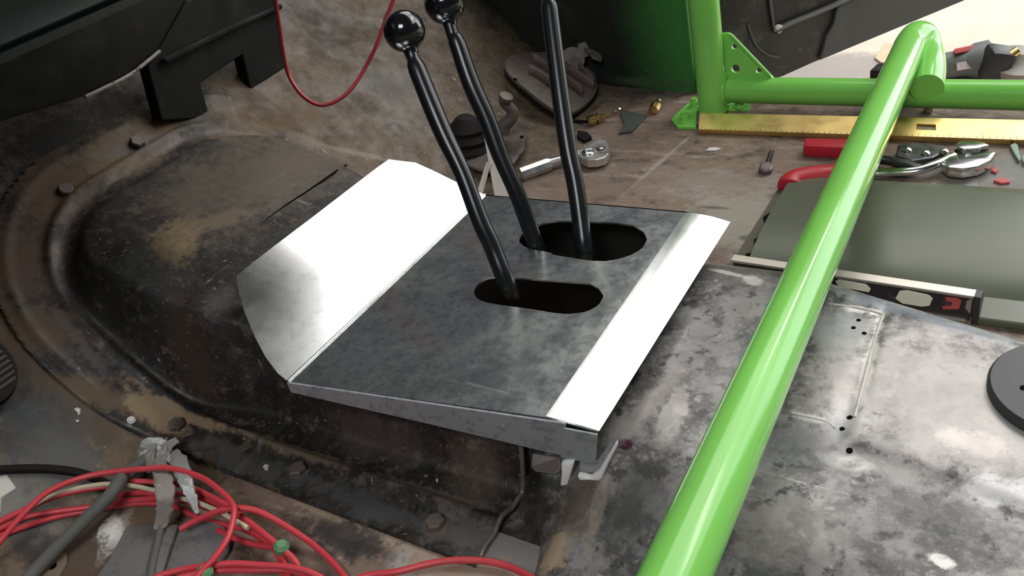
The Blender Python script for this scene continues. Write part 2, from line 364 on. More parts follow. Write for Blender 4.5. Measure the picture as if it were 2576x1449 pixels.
M['tunnel'] = mat('tunnel_scuffed_bare_steel', (0.275, 0.264, 0.252), rvar=(22, 0.24, 0.5), metal=0.25, layers=(((0.75, 0.72, 0.68), 26, 0.665, 0.70, 0.6, (0.10, 2.2, 1), 0.55), ((0.75, 0.72, 0.70), 30, 0.67, 0.70, 0.6, (2.0, 0.12, 1), 0.35), ((0.65, 0.62, 0.58), 240, 0.60, 0.68, 0.55), 
    ((0.075, 0.074, 0.073), 30, 0.44, 0.58, 0.85), ((0.03, 0.03, 0.031), 62, 0.52, 0.63, 0.8), ((0.46, 0.425, 0.395), 60, 0.55, 0.70, 0.7), ((0.56, 0.53, 0.50), 190, 0.62, 0.72, 0.6), ((0.10, 0.07, 0.05), 40, 0.60, 0.74, 0.5)),
    blobs=(bl(2400, 1000, 0.13, 0.085, (0.42, 0.385, 0.365), 0.8, -0.05, 0.6), bl(2100, 830, 0.035, 0.03, (0.34, 0.34, 0.33), 0.75, 0, 0.6), stroke((2215, 800), (2150, 1060), 0.005, (0.75, 0.70, 0.66), 0.85), stroke((2120, 772), (2225, 790), 0.005, (0.75, 0.72, 0.70), 0.8),
           stroke((2080, 722), (2570, 868), 0.011, (0.24, 0.265, 0.30), 0.75, 0.6), bl(2130, 1060, 0.018, 0.022, (0.45, 0.43, 0.42), 0.8), stroke((1990, 1042), (2080, 1062), 0.005, (0.7, 0.68, 0.64), 0.8), bl(2135, 1165, 0.02, 0.008, (0.72, 0.70, 0.66), 0.85), bl(2445, 1110, 0.02, 0.012, (0.62, 0.55, 0.53), 0.7), bl(2520, 1240, 0.025, 0.014, (0.66, 0.65, 0.66), 0.75), stroke((2340, 1400), (2400, 1430), 0.004, (0.8, 0.78, 0.74), 0.85),  # first stroke: bluish sky reflection painted along the far edge
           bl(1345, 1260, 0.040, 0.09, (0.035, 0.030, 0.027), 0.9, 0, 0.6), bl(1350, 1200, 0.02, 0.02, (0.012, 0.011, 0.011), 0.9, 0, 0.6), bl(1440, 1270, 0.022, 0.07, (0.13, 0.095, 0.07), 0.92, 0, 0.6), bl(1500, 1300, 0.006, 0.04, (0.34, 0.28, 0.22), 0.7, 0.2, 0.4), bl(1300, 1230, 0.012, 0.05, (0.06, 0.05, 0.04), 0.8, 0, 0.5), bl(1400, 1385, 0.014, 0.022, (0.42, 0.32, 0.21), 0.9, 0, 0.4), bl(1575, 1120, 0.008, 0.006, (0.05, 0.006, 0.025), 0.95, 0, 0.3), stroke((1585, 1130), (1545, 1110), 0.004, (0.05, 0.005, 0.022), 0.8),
           bl(1640, 1010, 0.012, 0.05, (0.34, 0.31, 0.28), 0.7, -0.2, 0.6), bl(1690, 1050, 0.01, 0.04, (0.5, 0.47, 0.43), 0.7, 0.1, 0.4), bl(1870, 680, 0.06, 0.03, (0.13, 0.115, 0.105), 0.7, 0, 0.6), stroke((1785, 678), (1880, 700), 0.003, (0.6, 0.56, 0.5), 0.8), bl(1895, 708, 0.01, 0.008, (0.6, 0.55, 0.5), 0.8), stroke((1550, 1060), (1790, 660), 0.002, (0.02, 0.014, 0.03), 0.9),
           bl(1600, 1260, 0.03, 0.06, (0.075, 0.075, 0.07), 0.7, 0, 0.8), bl(2050, 1130, 0.05, 0.03, (0.085, 0.088, 0.09), 0.6, 0, 0.8), bl(2330, 1290, 0.06, 0.022, (0.06, 0.062, 0.06), 0.7, -0.2, 0.6), bl(1950, 1330, 0.05, 0.03, (0.24, 0.22, 0.20), 0.5)),
    bump=(50, 0.25, 0.001), edge=0.7)
GRN = (0.215, 0.585, 0.105)
M['green'] = mat('lime_green_gloss_paint', GRN, rough=0.16, spec=0.45)
M['kick'] = mat('kick_panel_overspray', (0.012, 0.014, 0.012), rough=0.6, spec=0.3, layers=(((0.03, 0.03, 0.028), 20, 0.55, 0.7, 0.6), ((0.3, 0.3, 0.27), 60, 0.70, 0.74, 0.7)),
    blobs=(((-0.478, 1.13, 0.16), (0.125, 0.10, 0.40), 0, (0.048, 0.20, 0.042), 0.95, 0.85), ((-0.56, 1.15, 0.012), (0.09, 0.05, 0.010), 0, (0.06, 0.10, 0.045), 0.7, 0.6)), edge=0.15)
M['jamb'] = mat('jamb_green_grey', (0.10, 0.19, 0.095), rough=0.5, layers=(((0.02, 0.03, 0.02), 9, 0.55, 0.68, 0.5),))
M['black_gloss'] = mat('gloss_black_paint', (0.006, 0.006, 0.007), rough=0.12, spec=0.6, coat=0.3)
M['black_satin'] = mat('satin_black_rod', (0.008, 0.0085, 0.0095), rough=0.27, spec=0.5)
AL = (0.70, 0.71, 0.70)
SCR = (((0.38, 0.40, 0.395), 110, 0.46, 0.64, 0.7), ((0.28, 0.29, 0.29), 260, 0.52, 0.66, 0.5), ((0.95, 0.95, 0.93), 300, 0.63, 0.70, 0.6), ((0.95, 0.95, 0.93), 40, 0.66, 0.69, 0.6, (0.12, 2.2, 1), 0.9))
M['alu_top'] = mat('aluminium_sheet_smudged', (0.62, 0.64, 0.63), metal=0.92, layers=SCR, rvar=(30, 0.16, 0.25), bump=(220, 0.05, 0.0005))
M['alu'] = mat('aluminium_sheet_bent', (0.80, 0.81, 0.81), metal=1.0, layers=(((0.62, 0.64, 0.64), 60, 0.5, 0.7, 0.5), ((0.93, 0.93, 0.91), 150, 0.6, 0.7, 0.5)), rvar=(24, 0.22, 0.28), bump=(260, 0.012, 0.0003))
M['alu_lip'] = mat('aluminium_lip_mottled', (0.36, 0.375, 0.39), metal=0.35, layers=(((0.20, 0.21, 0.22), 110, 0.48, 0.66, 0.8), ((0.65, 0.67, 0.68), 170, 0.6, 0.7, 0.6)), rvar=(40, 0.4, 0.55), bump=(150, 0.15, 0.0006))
M['gold'] = mat('gold_anodised', (0.95, 0.68, 0.27), metal=1.0, rvar=(30, 0.30, 0.42), layers=(((0.84, 0.56, 0.18), 26, 0.5, 0.7, 0.6, (0.2, 1, 1)),))
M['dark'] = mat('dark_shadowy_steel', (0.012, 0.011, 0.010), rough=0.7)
M['hole'] = mat('hole_black', (0.002, 0.002, 0.002), rough=0.9, spec=0.1)
M['chrome'] = mat('chrome_steel', (0.80, 0.80, 0.79), metal=1.0, rvar=(40, 0.10, 0.22))
M['satin_chrome'] = mat('satin_chrome', (0.78, 0.77, 0.75), metal=1.0, rvar=(60, 0.28, 0.4), bump=(140, 0.08, 0.0005))
M['steel_dark'] = mat('tool_dark_steel', (0.12, 0.12, 0.12), metal=0.9, rvar=(50, 0.25, 0.45))
M['red_grip'] = mat('red_rubber_grip', (0.46, 0.014, 0.030), rvar=(40, 0.4, 0.55), bump=(160, 0.2, 0.0006))
M['wire_red'] = mat('red_wire_insulation', (0.56, 0.050, 0.065), rough=0.4, layers=(((0.62, 0.09, 0.09), 12, 0.5, 0.7, 0.6),))
M['wire_cream'] = mat('cream_wire_insulation', (0.60, 0.52, 0.36), rough=0.5)
M['sleeve'] = mat('grey_cable_sleeve', (0.10, 0.098, 0.088), rough=0.75, bump=(240, 0.4, 0.001))
M['tape'] = mat('grey_cloth_tape', (0.25, 0.22, 0.195), rough=0.8, layers=(((0.42, 0.40, 0.38), 70, 0.55, 0.7, 0.7), ((0.13, 0.10, 0.08), 60, 0.6, 0.72, 0.7)), bump=(180, 0.6, 0.0015))
M['foil'] = mat('silver_foil_tape', (0.42, 0.42, 0.41), rough=0.42, metal=0.4, layers=(((0.75, 0.74, 0.72), 60, 0.55, 0.7, 0.8), ((0.15, 0.14, 0.13), 80, 0.6, 0.7, 0.6)), bump=(120, 0.7, 0.002))
M['pad'] = mat('grey_felt_pad', (0.155, 0.145, 0.140), rough=0.95, spec=0.1, layers=(((0.10, 0.095, 0.09), 160, 0.5, 0.65, 0.6),), bump=(420, 0.4, 0.0006))
M['rubber'] = mat('dusty_black_rubber', (0.010, 0.008, 0.007), rough=0.7, spec=0.2, layers=(((0.05, 0.042, 0.034), 40, 0.60, 0.72, 0.5),), bump=(90, 0.3, 0.001))
M['rubber_brown'] = mat('dusty_brown_rubber', (0.085, 0.070, 0.052), rough=0.8, layers=(((0.05, 0.042, 0.033), 30, 0.5, 0.7, 0.6),))
M['cast'] = mat('dusty_cast_iron', (0.13, 0.103, 0.087), rvar=(40, 0.4, 0.65), metal=0.2, layers=(((0.035, 0.028, 0.025), 25, 0.52, 0.68, 0.7), ((0.26, 0.23, 0.21), 60, 0.60, 0.70, 0.6)), bump=(80, 0.3, 0.001))
M['brass'] = mat('brass', (0.75, 0.52, 0.22), metal=1.0, rvar=(80, 0.18, 0.32))
M['olive'] = mat('olive_drab_paint', (0.100, 0.110, 0.072), rvar=(6, 0.30, 0.42), spec=0.5)
M['olive_edge'] = mat('olive_drab_edge_dirty', (0.085, 0.078, 0.055), rough=0.7)
M['level_black'] = mat('level_black_body', (0.035, 0.030, 0.030), rough=0.45, layers=(((0.15, 0.13, 0.12), 60, 0.58, 0.7, 0.5),))
M['level_alu'] = mat('level_aluminium_edge', (0.62, 0.57, 0.50), metal=0.8, rough=0.45)
M['vial'] = mat('cream_vial', (0.95, 0.89, 0.70), rough=0.25, spec=0.6)
M['red_mark'] = mat('red_print', (0.55, 0.10, 0.09), rough=0.5)
M['ink'] = mat('black_ink', (0.02, 0.018, 0.015), rough=0.6)
M['concrete'] = mat('pale_concrete', (0.70, 0.61, 0.50), rough=0.85, layers=(((0.62, 0.53, 0.44), 3, 0.5, 0.7, 0.6), ((0.45, 0.41, 0.37), 14, 0.62, 0.72, 0.5)),
    blobs=((tuple(Pz(2080, 170, -0.42)), (0.30, 0.11, 0.1), 0.0, (0.33, 0.30, 0.285), 0.85, 0.4),), edge=0.25)  # grey blob paints the vehicle's shadow into the concrete colour
M['wall'] = mat('garage_wall_grey', (0.30, 0.28, 0.26), rough=0.9)
M['door_dark'] = mat('door_black_trim', (0.020, 0.021, 0.019), rvar=(12, 0.35, 0.6), layers=(((0.075, 0.072, 0.065), 18, 0.54, 0.68, 0.7), ((0.14, 0.13, 0.12), 50, 0.62, 0.72, 0.6)))
M['door_card'] = mat('door_charcoal_card', (0.070, 0.070, 0.068), rough=0.6, layers=(((0.10, 0.10, 0.098), 9, 0.5, 0.7, 0.6),))
M['grind'] = mat('grinder_grey_plastic', (0.14, 0.155, 0.145), rough=0.5)
M['grind_dark'] = mat('grinder_black_plastic', (0.015, 0.018, 0.018), rough=0.5)
M['label'] = mat('worn_pale_label', (0.45, 0.40, 0.36), rough=0.6, layers=(((0.15, 0.12, 0.10), 60, 0.55, 0.65, 0.8),))
M['paper'] = mat('paper_off_white', (0.60, 0.57, 0.49), rough=0.8)
M['card_tan'] = mat('tan_cardboard', (0.62, 0.50, 0.33), rough=0.8)
M['wood'] = mat('pale_bare_metal_strip', (0.72, 0.66, 0.58), rough=0.5, metal=0.3)
M['sealant'] = mat('white_sealant', (0.88, 0.87, 0.85), rough=0.45)
M['green_clip'] = mat('green_plastic', (0.10, 0.24, 0.12), rough=0.5)
M['scrap'] = mat('dark_green_rubber_scrap', (0.050, 0.062, 0.050), rough=0.8)
M['dash'] = mat('dash_dark_green_paint', (0.004, 0.009, 0.008), rough=0.4, spec=0.3, layers=(((0.012, 0.02, 0.018), 12, 0.55, 0.7, 0.5),))
M['heater'] = mat('heater_dusty_black', (0.008, 0.008, 0.007), rvar=(20, 0.6, 0.85), spec=0.25, layers=(((0.026, 0.026, 0.021), 14, 0.52, 0.70, 0.7), ((0.25, 0.24, 0.2), 90, 0.68, 0.74, 0.5)))
M['worn_edge'] = mat('bare_worn_edge', (0.30, 0.26, 0.23), rough=0.5, layers=(((0.03, 0.025, 0.02), 60, 0.5, 0.6, 0.9),))
M['chip_white'] = mat('white_paint_chip', (0.62, 0.60, 0.55), rough=0.7)
M['disc'] = mat('black_plastic_cap', (0.045, 0.043, 0.047), rough=0.5)

# ================================================================== the setting
fb = MB()
for x0, x1, y0, y1 in ((-0.745, 0.9, 0.664, 1.165), (-0.745, 0.9, -0.35, 0.318), (-0.745, -0.70, 0.318, 0.664), (-0.22, 0.9, 0.54, 0.664)):
    fb.box(((x0 + x1) / 2, (y0 + y1) / 2, -0.004), (x1 - x0, y1 - y0, 0.008))
struct(fb.build('floor', M['floor']))
rows = []
for i in range(0, 190):
    x = -0.61 - i * 0.0038
    rows.append([(x, y, base(x) - 0.0008 - 0.0020 * (1 - ss(0.61, 0.70, -x))) for y in [-0.35 + k * (1.55 / 20) for k in range(21)]])
struct(MB().grid(rows).build('wall_front', M['toe'], smooth=True, solid=0.006))
# kick panel beside the far door, bent slightly inwards
kp = MB()
kn = V((0.15, 1, 0)).normalized(); kd = V((1, -0.15, 0)).normalized(); k0 = V((-0.5, 1.14, 0))
kpts = [k0 + kd * 0.012 + V((0, 0, -0.004)), k0 + kd * 0.012 + V((0, 0, 0.24)), k0 - kd * 0.52 + V((0, 0, 0.30)), k0 - kd * 0.25 + V((0, 0, -0.004))]
kp.prism(kpts, kn * 0.012)
struct(kp.build('wall_far', M['kick'], bevel=0.002))
jp = [Pp(px, py, k0, kn) for px, py in ((1698, -60), (1702, 30), (1712, 110), (1732, 180), (1768, 245))]
jb = MB().tube(spline([p + V((0.006, 0.012, 0)) for p in jp], 6), 0.010, 12)
struct(jb.build('trim_1', M['jamb'], smooth=True))
jb2 = MB().tube(spline([p + V((0.022, 0.03, 0.0)) for p in jp], 6), 0.007, 10)
struct(jb2.build('trim_2', mat('weatherstrip_grey', (0.26, 0.27, 0.21), rough=0.6), smooth=True))
struct(MB().box((0.2, 1.175, -0.03), (1.40, 0.022, 0.05)).build('trim_3', M['cast'], bevel=0.002))
# garage floor and its walls well beyond the picture
struct(MB().box((1.0, 1.5, -0.43), (12, 11, 0.02)).build('ground', M['concrete']))
struct(MB().box((-4.0, 1.5, 1.0), (0.05, 11, 2.84)).build('wall_back', M['wall']))
struct(MB().box((1.0, 6.5, 1.0), (10, 0.05, 2.84)).build('wall_side', M['wall']))

# ================================================================== tunnel cover and tunnel
def hfield(f, x0, x1, y0, y1, st, keep=lambda x, y: True):
    nx = int(round((x1 - x0) / st)); ny = int(round((y1 - y0) / st))
    vs = []; fs = []
    for i in range(nx + 1):
        x = x0 + (x1 - x0) * i / nx
        for j in range(ny + 1):
            y = y0 + (y1 - y0) * j / ny; vs.append((x, y, f(x, y)))
    for i in range(nx):
        for j in range(ny):
            a = i * (ny + 1) + j; x = vs[a][0]; y = vs[a][1]
            if keep(x, y): fs.append((a, a + 1, a + ny + 2, a + ny + 1))
    b = MB(); b.v = vs; b.f = fs
    return b
hole = lambda x, y: not (-0.515 < x < -0.318 and 0.445 < y < 0.650)
tc = thing('tunnel_cover', (-0.65, 0.52, 0), 'black dust-stained steel hump cover with a rounded nose and bolted rim', 'tunnel cover')
hfield(cover_z, -0.995, SEAM + 0.003, 0.258, 0.765, 0.0025, hole).build('shell', M['cover'], tc, smooth=True, sharp=60)
hexa = lambda c, ax, r, h, n=6: MB().lathe(c, ax, ((r * 1.25, 0), (r * 1.25, 0.0015), (r, 0.002), (r, h - .0012), (r * .88, h)), 24 if n > 6 else 6)
def nrm(x, y, f=surf, e=0.004):
    return V((f(x - e, y) - f(x + e, y), f(x, y - e) - f(x, y + e), 2 * e)).normalized()
for px, py, r in ((447, 1073, .0085), (753, 1188, .0085), (1098, 1322, .0085), (165, 481, .0078), (345, 362, .009), (330, 1057, .0028)):
    p = hit(px, py); n = nrm(p[0], p[1])
    b = MB().lathe(p - n * 0.001, n, ((r * 1.45, 0), (r * 1.45, 0.0018), (r * 1.05, 0.0022)), 20)
    b.lathe(p, n, ((r, 0), (r, 0.7 * r), (r * .85, 0.88 * r)), 6 if r > .008 else 16)
    b.build('bolt' if r > .005 else 'rivet', M['cast'] if r > .005 else M['chip_white'], tc, smooth=True, sharp=30)
sp = [hit(px, py) for px, py in ((655, 565), (720, 517), (780, 477), (850, 428), (872, 415))]
MB().tube([p + V((0, 0, 0.0002)) for p in spline(sp, 4)], 0.0011, 6).build('seam', M['hole'], tc)

tt = thing('transmission_tunnel', (-0.05, 0.45, 0), 'scuffed grey steel transmission tunnel running back under the green bar', 'tunnel')
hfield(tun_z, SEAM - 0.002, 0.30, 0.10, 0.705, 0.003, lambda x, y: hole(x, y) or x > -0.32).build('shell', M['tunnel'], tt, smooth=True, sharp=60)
for px, py in ((2189, 791), (2160, 807), (2147, 826), (2174, 840), (2100, 1033), (2138, 1052), (2119, 1081), (2137, 1134), (2455, 1113), (2525, 1247), (1800, 0)):
    if py == 0: continue
    p = hit(px, py); n = nrm(p[0], p[1])
    r_ = 0.0019 if py > 1000 else 0.0016
    MB().lathe(p - n * 0.002, n, ((r_ * 1.2, 0), (r_ * 1.2, 0.0028), (r_, 0.0030)), 12).build('screw_hole', M['hole'], tt)
pale = mat('pale_seam_sealer', (0.58, 0.53, 0.49), rough=0.5, layers=(((0.30, 0.28, 0.26), 60, 0.5, 0.66, 0.8),))
for l, r_ in ((((2224, 792), (2212, 820), (2196, 870), (2178, 940), (2160, 1010), (2150, 1050)), 0.0013), (((2085, 766), (2130, 772), (2180, 780), (2224, 792)), 0.0013), (((1992, 1040), (2030, 1048), (2080, 1062), (2100, 1078)), 0.0010)):
    MB().tube([p + V((0, 0, r_ * 0.15)) for p in spline([hit(a, b) for a, b in l], 4)], r_, 8).build('seam_bead', pale, tt, smooth=True, sharp=60)
def up_prism(l, h, name, m):
    q = [hit(a, b) for a, b in l]; n = nrm(sum(p[0] for p in q) / len(q), sum(p[1] for p in q) / len(q))
    MB().prism([p + n * 0.0004 for p in q], n * h).build(name, m, tt, bevel=h * 0.3)
up_prism(((1342, 1140), (1412, 1150), (1414, 1185), (1400, 1194), (1350, 1188), (1338, 1176)), 0.004, 'tab', M['cast'])
up_prism(((1296, 1118), (1328, 1126), (1334, 1190), (1318, 1206), (1312, 1160), (1300, 1140)), 0.0012, 'slot', M['hole'])
# ribs of the bent seam on the near side
rp = [V((SEAM + 0.002, y, cover_z(SEAM, y) + 0.0005)) for y in (0.376, 0.366, 0.358, 0.350, 0.340, 0.326, 0.312, 0.296, 0.280)]
MB().tube([p for p in spline(rp, 5)], 0.0022, 8).build('weld_bead', M['cast'], tt, smooth=True)

dc = thing('round_cap', Pz(2600, 985, 0.06), 'black round plastic cap at the right edge on the tunnel', 'cap')
c0 = hit(2692, 990)
MB().lathe(c0 + V((0, 0, -0.004)), (0, 0, 1), ((0.051, 0), (0.051, 0.009), (0.049, 0.0115), (0.0, 0.012)), 48).build('disc', M['disc'], dc, smooth=True, sharp=50)
p = Pz(2574, 975, c0[2] + 0.008)
MB().lathe(p, (0, 0, 1), ((0.002, -0.001), (0.002, 0.0004)), 12).build('screw_hole', M['hole'], dc)

# ================================================================== gearbox below, seen through the slots
gb = thing('gearbox', (-0.41, 0.55, -0.1), 'dark greasy gearbox top in the shadow below the slotted plate', 'gearbox')
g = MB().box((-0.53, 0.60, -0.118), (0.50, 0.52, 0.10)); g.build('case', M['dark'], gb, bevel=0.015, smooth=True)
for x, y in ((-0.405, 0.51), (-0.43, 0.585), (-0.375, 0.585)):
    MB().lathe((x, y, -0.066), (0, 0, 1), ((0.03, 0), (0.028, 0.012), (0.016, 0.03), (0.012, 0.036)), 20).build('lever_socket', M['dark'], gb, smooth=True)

# ================================================================== bent aluminium plate
ZP = 0.085
A, B = Pz(725, 960, ZP), Pz(1220, 490, ZP)            # left fold
D, E_ = Pz(1425, 1062, ZP), Pz(1772, 536, ZP)         # right fold
pt = thing('shifter_plate', ((A + D) / 2), 'bent bare aluminium plate with two slots around the black levers', 'plate')
slot2 = [(1190, 735), (1199, 716), (1224, 699), (1256, 695), (1330, 701), (1400, 706), (1480, 712), (1506, 726), (1519, 745), (1506, 768), (1475, 785), (1420, 791), (1330, 778), (1240, 765), (1210, 757), (1197, 748)]
slot1 = [(1304, 605), (1312, 589), (1340, 571), (1366, 561), (1402, 555), (1475, 557), (1550, 560), (1592, 567), (1620, 584), (1628, 603), (1615, 626), (1581, 645), (1530, 657), (1480, 656), (1392, 642), (1386, 637), (1330, 625), (1312, 616)]
def plz(l): return [Pz(a, b, ZP) for a, b in l]
GT = (E_ - D).normalized(); GN = V((-GT[1], GT[0], 0)); GN = GN if GN[0] > 0 else -GN
top = [A, D - GN * 0.0188, E_ - GN * 0.0188, B]
MB().prism(top, (0, 0, -0.002), (plz(slot2), plz(slot1))).build('top_panel', M['alu_top'], pt)
# bright cut rims of the slots
for l in (slot2, slot1):
    q = [Pz(a, b, ZP - 0.0004) for a, b in l]; q = spline(q + [q[0]], 3)
    MB().tube(q, 0.0004, 6, cap=False).build('slot_rim', M['alu'], pt, smooth=True)
fdir = (B - A).normalized()
fn = V((0, 0, 1)).cross(fdir).normalized()             # points forward, away from the plate
if fn[0] > 0: fn = -fn
TL = math.radians(22)
fl_dir = fn * math.cos(TL) + V((0, 0, 1)) * math.sin(TL)
fl_nrm = fdir.cross(fl_dir).normalized()
if fl_nrm[2] < 0: fl_nrm = -fl_nrm
outl = [(725, 960), (698, 938), (668, 898), (640, 845), (615, 785), (601, 735), (594, 694), (640, 657), (700, 611), (780, 551), (880, 474), (952, 419), (978, 401), (1002, 404), (1045, 409), (1100, 434), (1160, 464), (1220, 490)]
fp = [Pp(a, b, A, fl_nrm) for a, b in outl]
MB().prism(fp, fl_nrm * -0.002).build('left_flap', M['alu'], pt)
MB().tube([A + V((0, 0, .0002)), B + V((0, 0, .0002))], 0.0016, 10).build('fold_line', M['alu'], pt, smooth=True)
# right flange: soft bend then a slope
TR = math.radians(33)
gd = (E_ - D).normalized(); gn = V((0, 0, -1)).cross(gd).normalized()
if gn[0] < 0: gn = -gn
Do, Eo = Pp(1506, 1086, D, gn * math.sin(TR) + V((0, 0, 1)) * math.cos(TR)), Pp(1838, 557, E_, gn * math.sin(TR) + V((0, 0, 1)) * math.cos(TR))
rows = []
back = 0.019
for i in range(15):
    t = i / 14
    row = []
    for kc in (0.0, 0.004, 0.25, 0.5, 0.75, 0.996, 1.0):
        p, q = D.lerp(E_, kc), Do.lerp(Eo, kc)
        dirp = (q - p).normalized()
        if t < 0.6:
            u = t / 0.6; s0 = p - gn * back; s1 = p + dirp * back
            row.append(s0 * (1 - u) ** 2 + p * 2 * u * (1 - u) + s1 * u * u + V((0, 0, 0.0)))
        else:
            u = (t - 0.6) / 0.4; row.append((p + dirp * back) * (1 - u) + q * u)
    rows.append(row)
rows.insert(1, [a.lerp(b, 0.06) for a, b in zip(rows[0], rows[1])])
last = rows.pop(); rows.append([a.lerp(b, 0.96) for a, b in zip(rows[-1], last)]); rows.append(last)
MB().grid(rows).build('right_flange', M['alu'], pt, smooth=True, solid=0.002, sharp=80)
# front lip, deeper towards the right, and the corner tab
ld = (D - A).normalized(); lo = V((ld[1], -ld[0], 0))
if lo[1] > 0: lo = -lo
lipL = [A, Pp(735, 983, A, lo), Pp(1080, 1062, A, lo), Pp(1418, 1142, A, lo), D]
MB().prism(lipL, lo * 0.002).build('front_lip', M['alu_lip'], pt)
rl = (E_ - B).normalized(); ro = V((-rl[1], rl[0], 0))
MB().prism([B, E_ - rl * 0.0165, E_ - rl * 0.0165 - V((0, 0, 0.083)), B - V((0, 0, 0.083))], ro * -0.0018).build('rear_light_shield', M['dark'], pt)  # added, unseen dark sheet that keeps light and view out of the slots
tb = [Pp(1421, 1068, D, lo), Pp(1507, 1084, D, lo), Pp(1502, 1158, D, lo), Pp(1415, 1141, D, lo)]
tbn = lo * 0.0025
MB().prism([p + tbn for p in tb], lo * 0.0018).build('corner_tab', M['alu_lip'], pt, bevel=0.0004)
# white sealant squeezed out below the corner
pn = lo
q0 = [Pp(a, b, D + lo * 0.002, pn) for a, b in ((1417, 1152), (1432, 1152), (1450, 1150), (1440, 1185), (1434, 1210), (1424, 1219), (1415, 1208), (1418, 1180))]
MB().prism(q0, lo * 0.006).build('sealant_drip', M['sealant'], pt, bevel=0.0018, smooth=True)
q1 = [Pp(a, b, D + lo * 0.002, pn) for a, b in ((1457, 1183), (1490, 1190), (1512, 1172), (1532, 1138), (1556, 1100), (1557, 1112), (1537, 1152), (1520, 1190), (1500, 1214), (1482, 1216), (1470, 1206))]
MB().prism(q1, lo * 0.006).build('sealant_drip', M['sealant'], pt, bevel=0.0018, smooth=True)
q2 = [Pp(a, b, D, pn) for a, b in ((1462, 1150), (1502, 1158), (1530, 1120), (1545, 1105), (1520, 1165), (1490, 1192), (1458, 1184))]
MB().prism(q2, lo * 0.002).build('bracket_foot', M['alu_lip'], pt)

# ================================================================== three levers
def lever(name, pts, rads, knob, label):
    root = thing(name, pts[-1], label, 'gear lever', 'black shift levers in the plate slots')
    path = spline(pts, 6)
    rr = []
    n = len(pts) - 1
    for i in range(len(path)):
        u = i / 6; k = min(int(u), n - 1); f = u - k
        rr.append(rads[k] * (1 - f) + rads[k + 1] * f)
    MB().tube(path, rr, 20).build('rod', M['black_satin'], root, smooth=True)
    if knob:
        c, r = knob
        ax = (c - pts[1]).normalized()
        prof = [(r * 0.34, -r * 1.16), (r * 0.36, -r * 0.96)] + [(r * math.sin(a), -r * math.cos(a)) for a in [math.radians(d) for d in range(22, 180, 8)]] + [(0, r)]
        MB().lathe(c, ax, prof, 40).build('knob', M['black_gloss'], root, smooth=True, sharp=50)
    return root
def lp(l): return [Pd(a, b, t) for a, b, t in l]
K1 = Pd(1017, 78, 0.80)
lever('shift_lever', lp(((1028, 118, 0.800), (1040, 148, 0.800), (1050, 175, 0.800), (1090, 275, 0.798), (1120, 345, 0.797), (1165, 440, 0.795), (1208, 555, 0.795), (1240, 625, 0.797), (1284, 738, 0.803), (1310, 800, 0.86))),
      (0.0062, 0.0062, 0.0088, 0.0092, 0.0090, 0.0082, 0.0085, 0.0085, 0.0085, 0.0085), (K1, 0.0198), 'black ball-knob lever standing in the nearer slot, leftmost of three')
K2 = Pd(1118, 10, 0.83)
lever('shift_lever', lp(((1130, 55, 0.830), (1140, 90, 0.830), (1150, 108, 0.830), (1185, 210, 0.832), (1225, 300, 0.835), (1262, 400, 0.838), (1300, 485, 0.842), (1326, 555, 0.848), (1352, 625, 0.860), (1375, 680, 0.92))),
      (0.0062, 0.0062, 0.0085, 0.0092, 0.0092, 0.0085, 0.0085, 0.0085, 0.0085, 0.0085), (K2, 0.0198), 'middle black ball-knob lever entering the left end of the far slot')
lever('shift_lever', lp(((1374, -60, 0.86), (1379, -4, 0.86), (1382, 20, 0.86), (1394, 120, 0.858), (1412, 260, 0.855), (1430, 380, 0.852), (1447, 460, 0.850), (1460, 550, 0.848), (1472, 645, 0.850), (1482, 700, 0.90))),
      (0.0062, 0.0064, 0.0088, 0.0090, 0.0092, 0.0092, 0.0090, 0.0090, 0.0090, 0.0090), (Pd(1370, -96, 0.86), 0.0198), 'rightmost black lever, knob cut off by the top of the picture')

# ================================================================== green roll cage
rc = thing('roll_cage', Pz(1790, 285, 0), 'lime green tubular roll cage with a bar across the tunnel', 'roll cage')
pb = Pz(1795, 278, 0.004)
ptop = pb + V((0.004, 0.004, 0.75))
MB().tube([pb, pb + (ptop - pb) * 0.5, ptop], 0.0205, 32).build('upright', M['green'], rc, smooth=True)
r0, r1 = Pz(1815, 226, 0.030), Pz(2576, 240, 0.030)
rdir = (r1 - r0).normalized()
MB().tube([r0, r1, r1 + rdir * 0.45], 0.0178, 32).build('side_rail', M['green'], rc, smooth=True)
MB().tube([r0 + rdir * (0.0006 + 0.0) + V((0.0205 * math.cos(a) * 0 + 0.008, 0.0225 * math.cos(a), 0.0225 * math.sin(a))) for a in [2 * math.pi * i / 24 for i in range(25)]], 0.003, 8, cap=False).build('weld', M['green'], rc, smooth=True)
# gusset plate with three holes
gp0 = (r0 + pb) / 2; gnrm = V((rdir[1], -rdir[0], 0)).normalized()
gpl = lambda a, b: Pp(a, b, r0 + V((0, 0.0, 0)), gnrm)
def circ(a, b, r, n=16): return [gpl(a + r * math.cos(2 * math.pi * i / n), b + r * math.sin(2 * math.pi * i / n)) for i in range(n)]
MB().prism([gpl(1815, 85), gpl(1832, 84), (gpl(1842, 92)), gpl(1938, 190), gpl(1945, 200), gpl(1905, 214), gpl(1815, 214)], gnrm * -0.0045, (circ(1847, 118, 7), circ(1850, 173, 10.5), circ(1908, 178, 7))).build('gusset', M['green'], rc, bevel=0)
MB().tube([gpl(1835, 86), gpl(1842, 91), gpl(1890, 141), gpl(1938, 191)], 0.0026, 8).build('gusset_edge', M['green'], rc, smooth=True)
fo = [Pz(a, b, 0.0) for a, b in ((1690, 308), (1700, 295), (1742, 258), (1770, 250), (1870, 260), (1888, 272), (1885, 280), (1754, 281), (1752, 326), (1705, 326))]
MB().prism(fo, (0, 0, 0.005)).build('foot_plate', M['green'], rc, bevel=0.001)
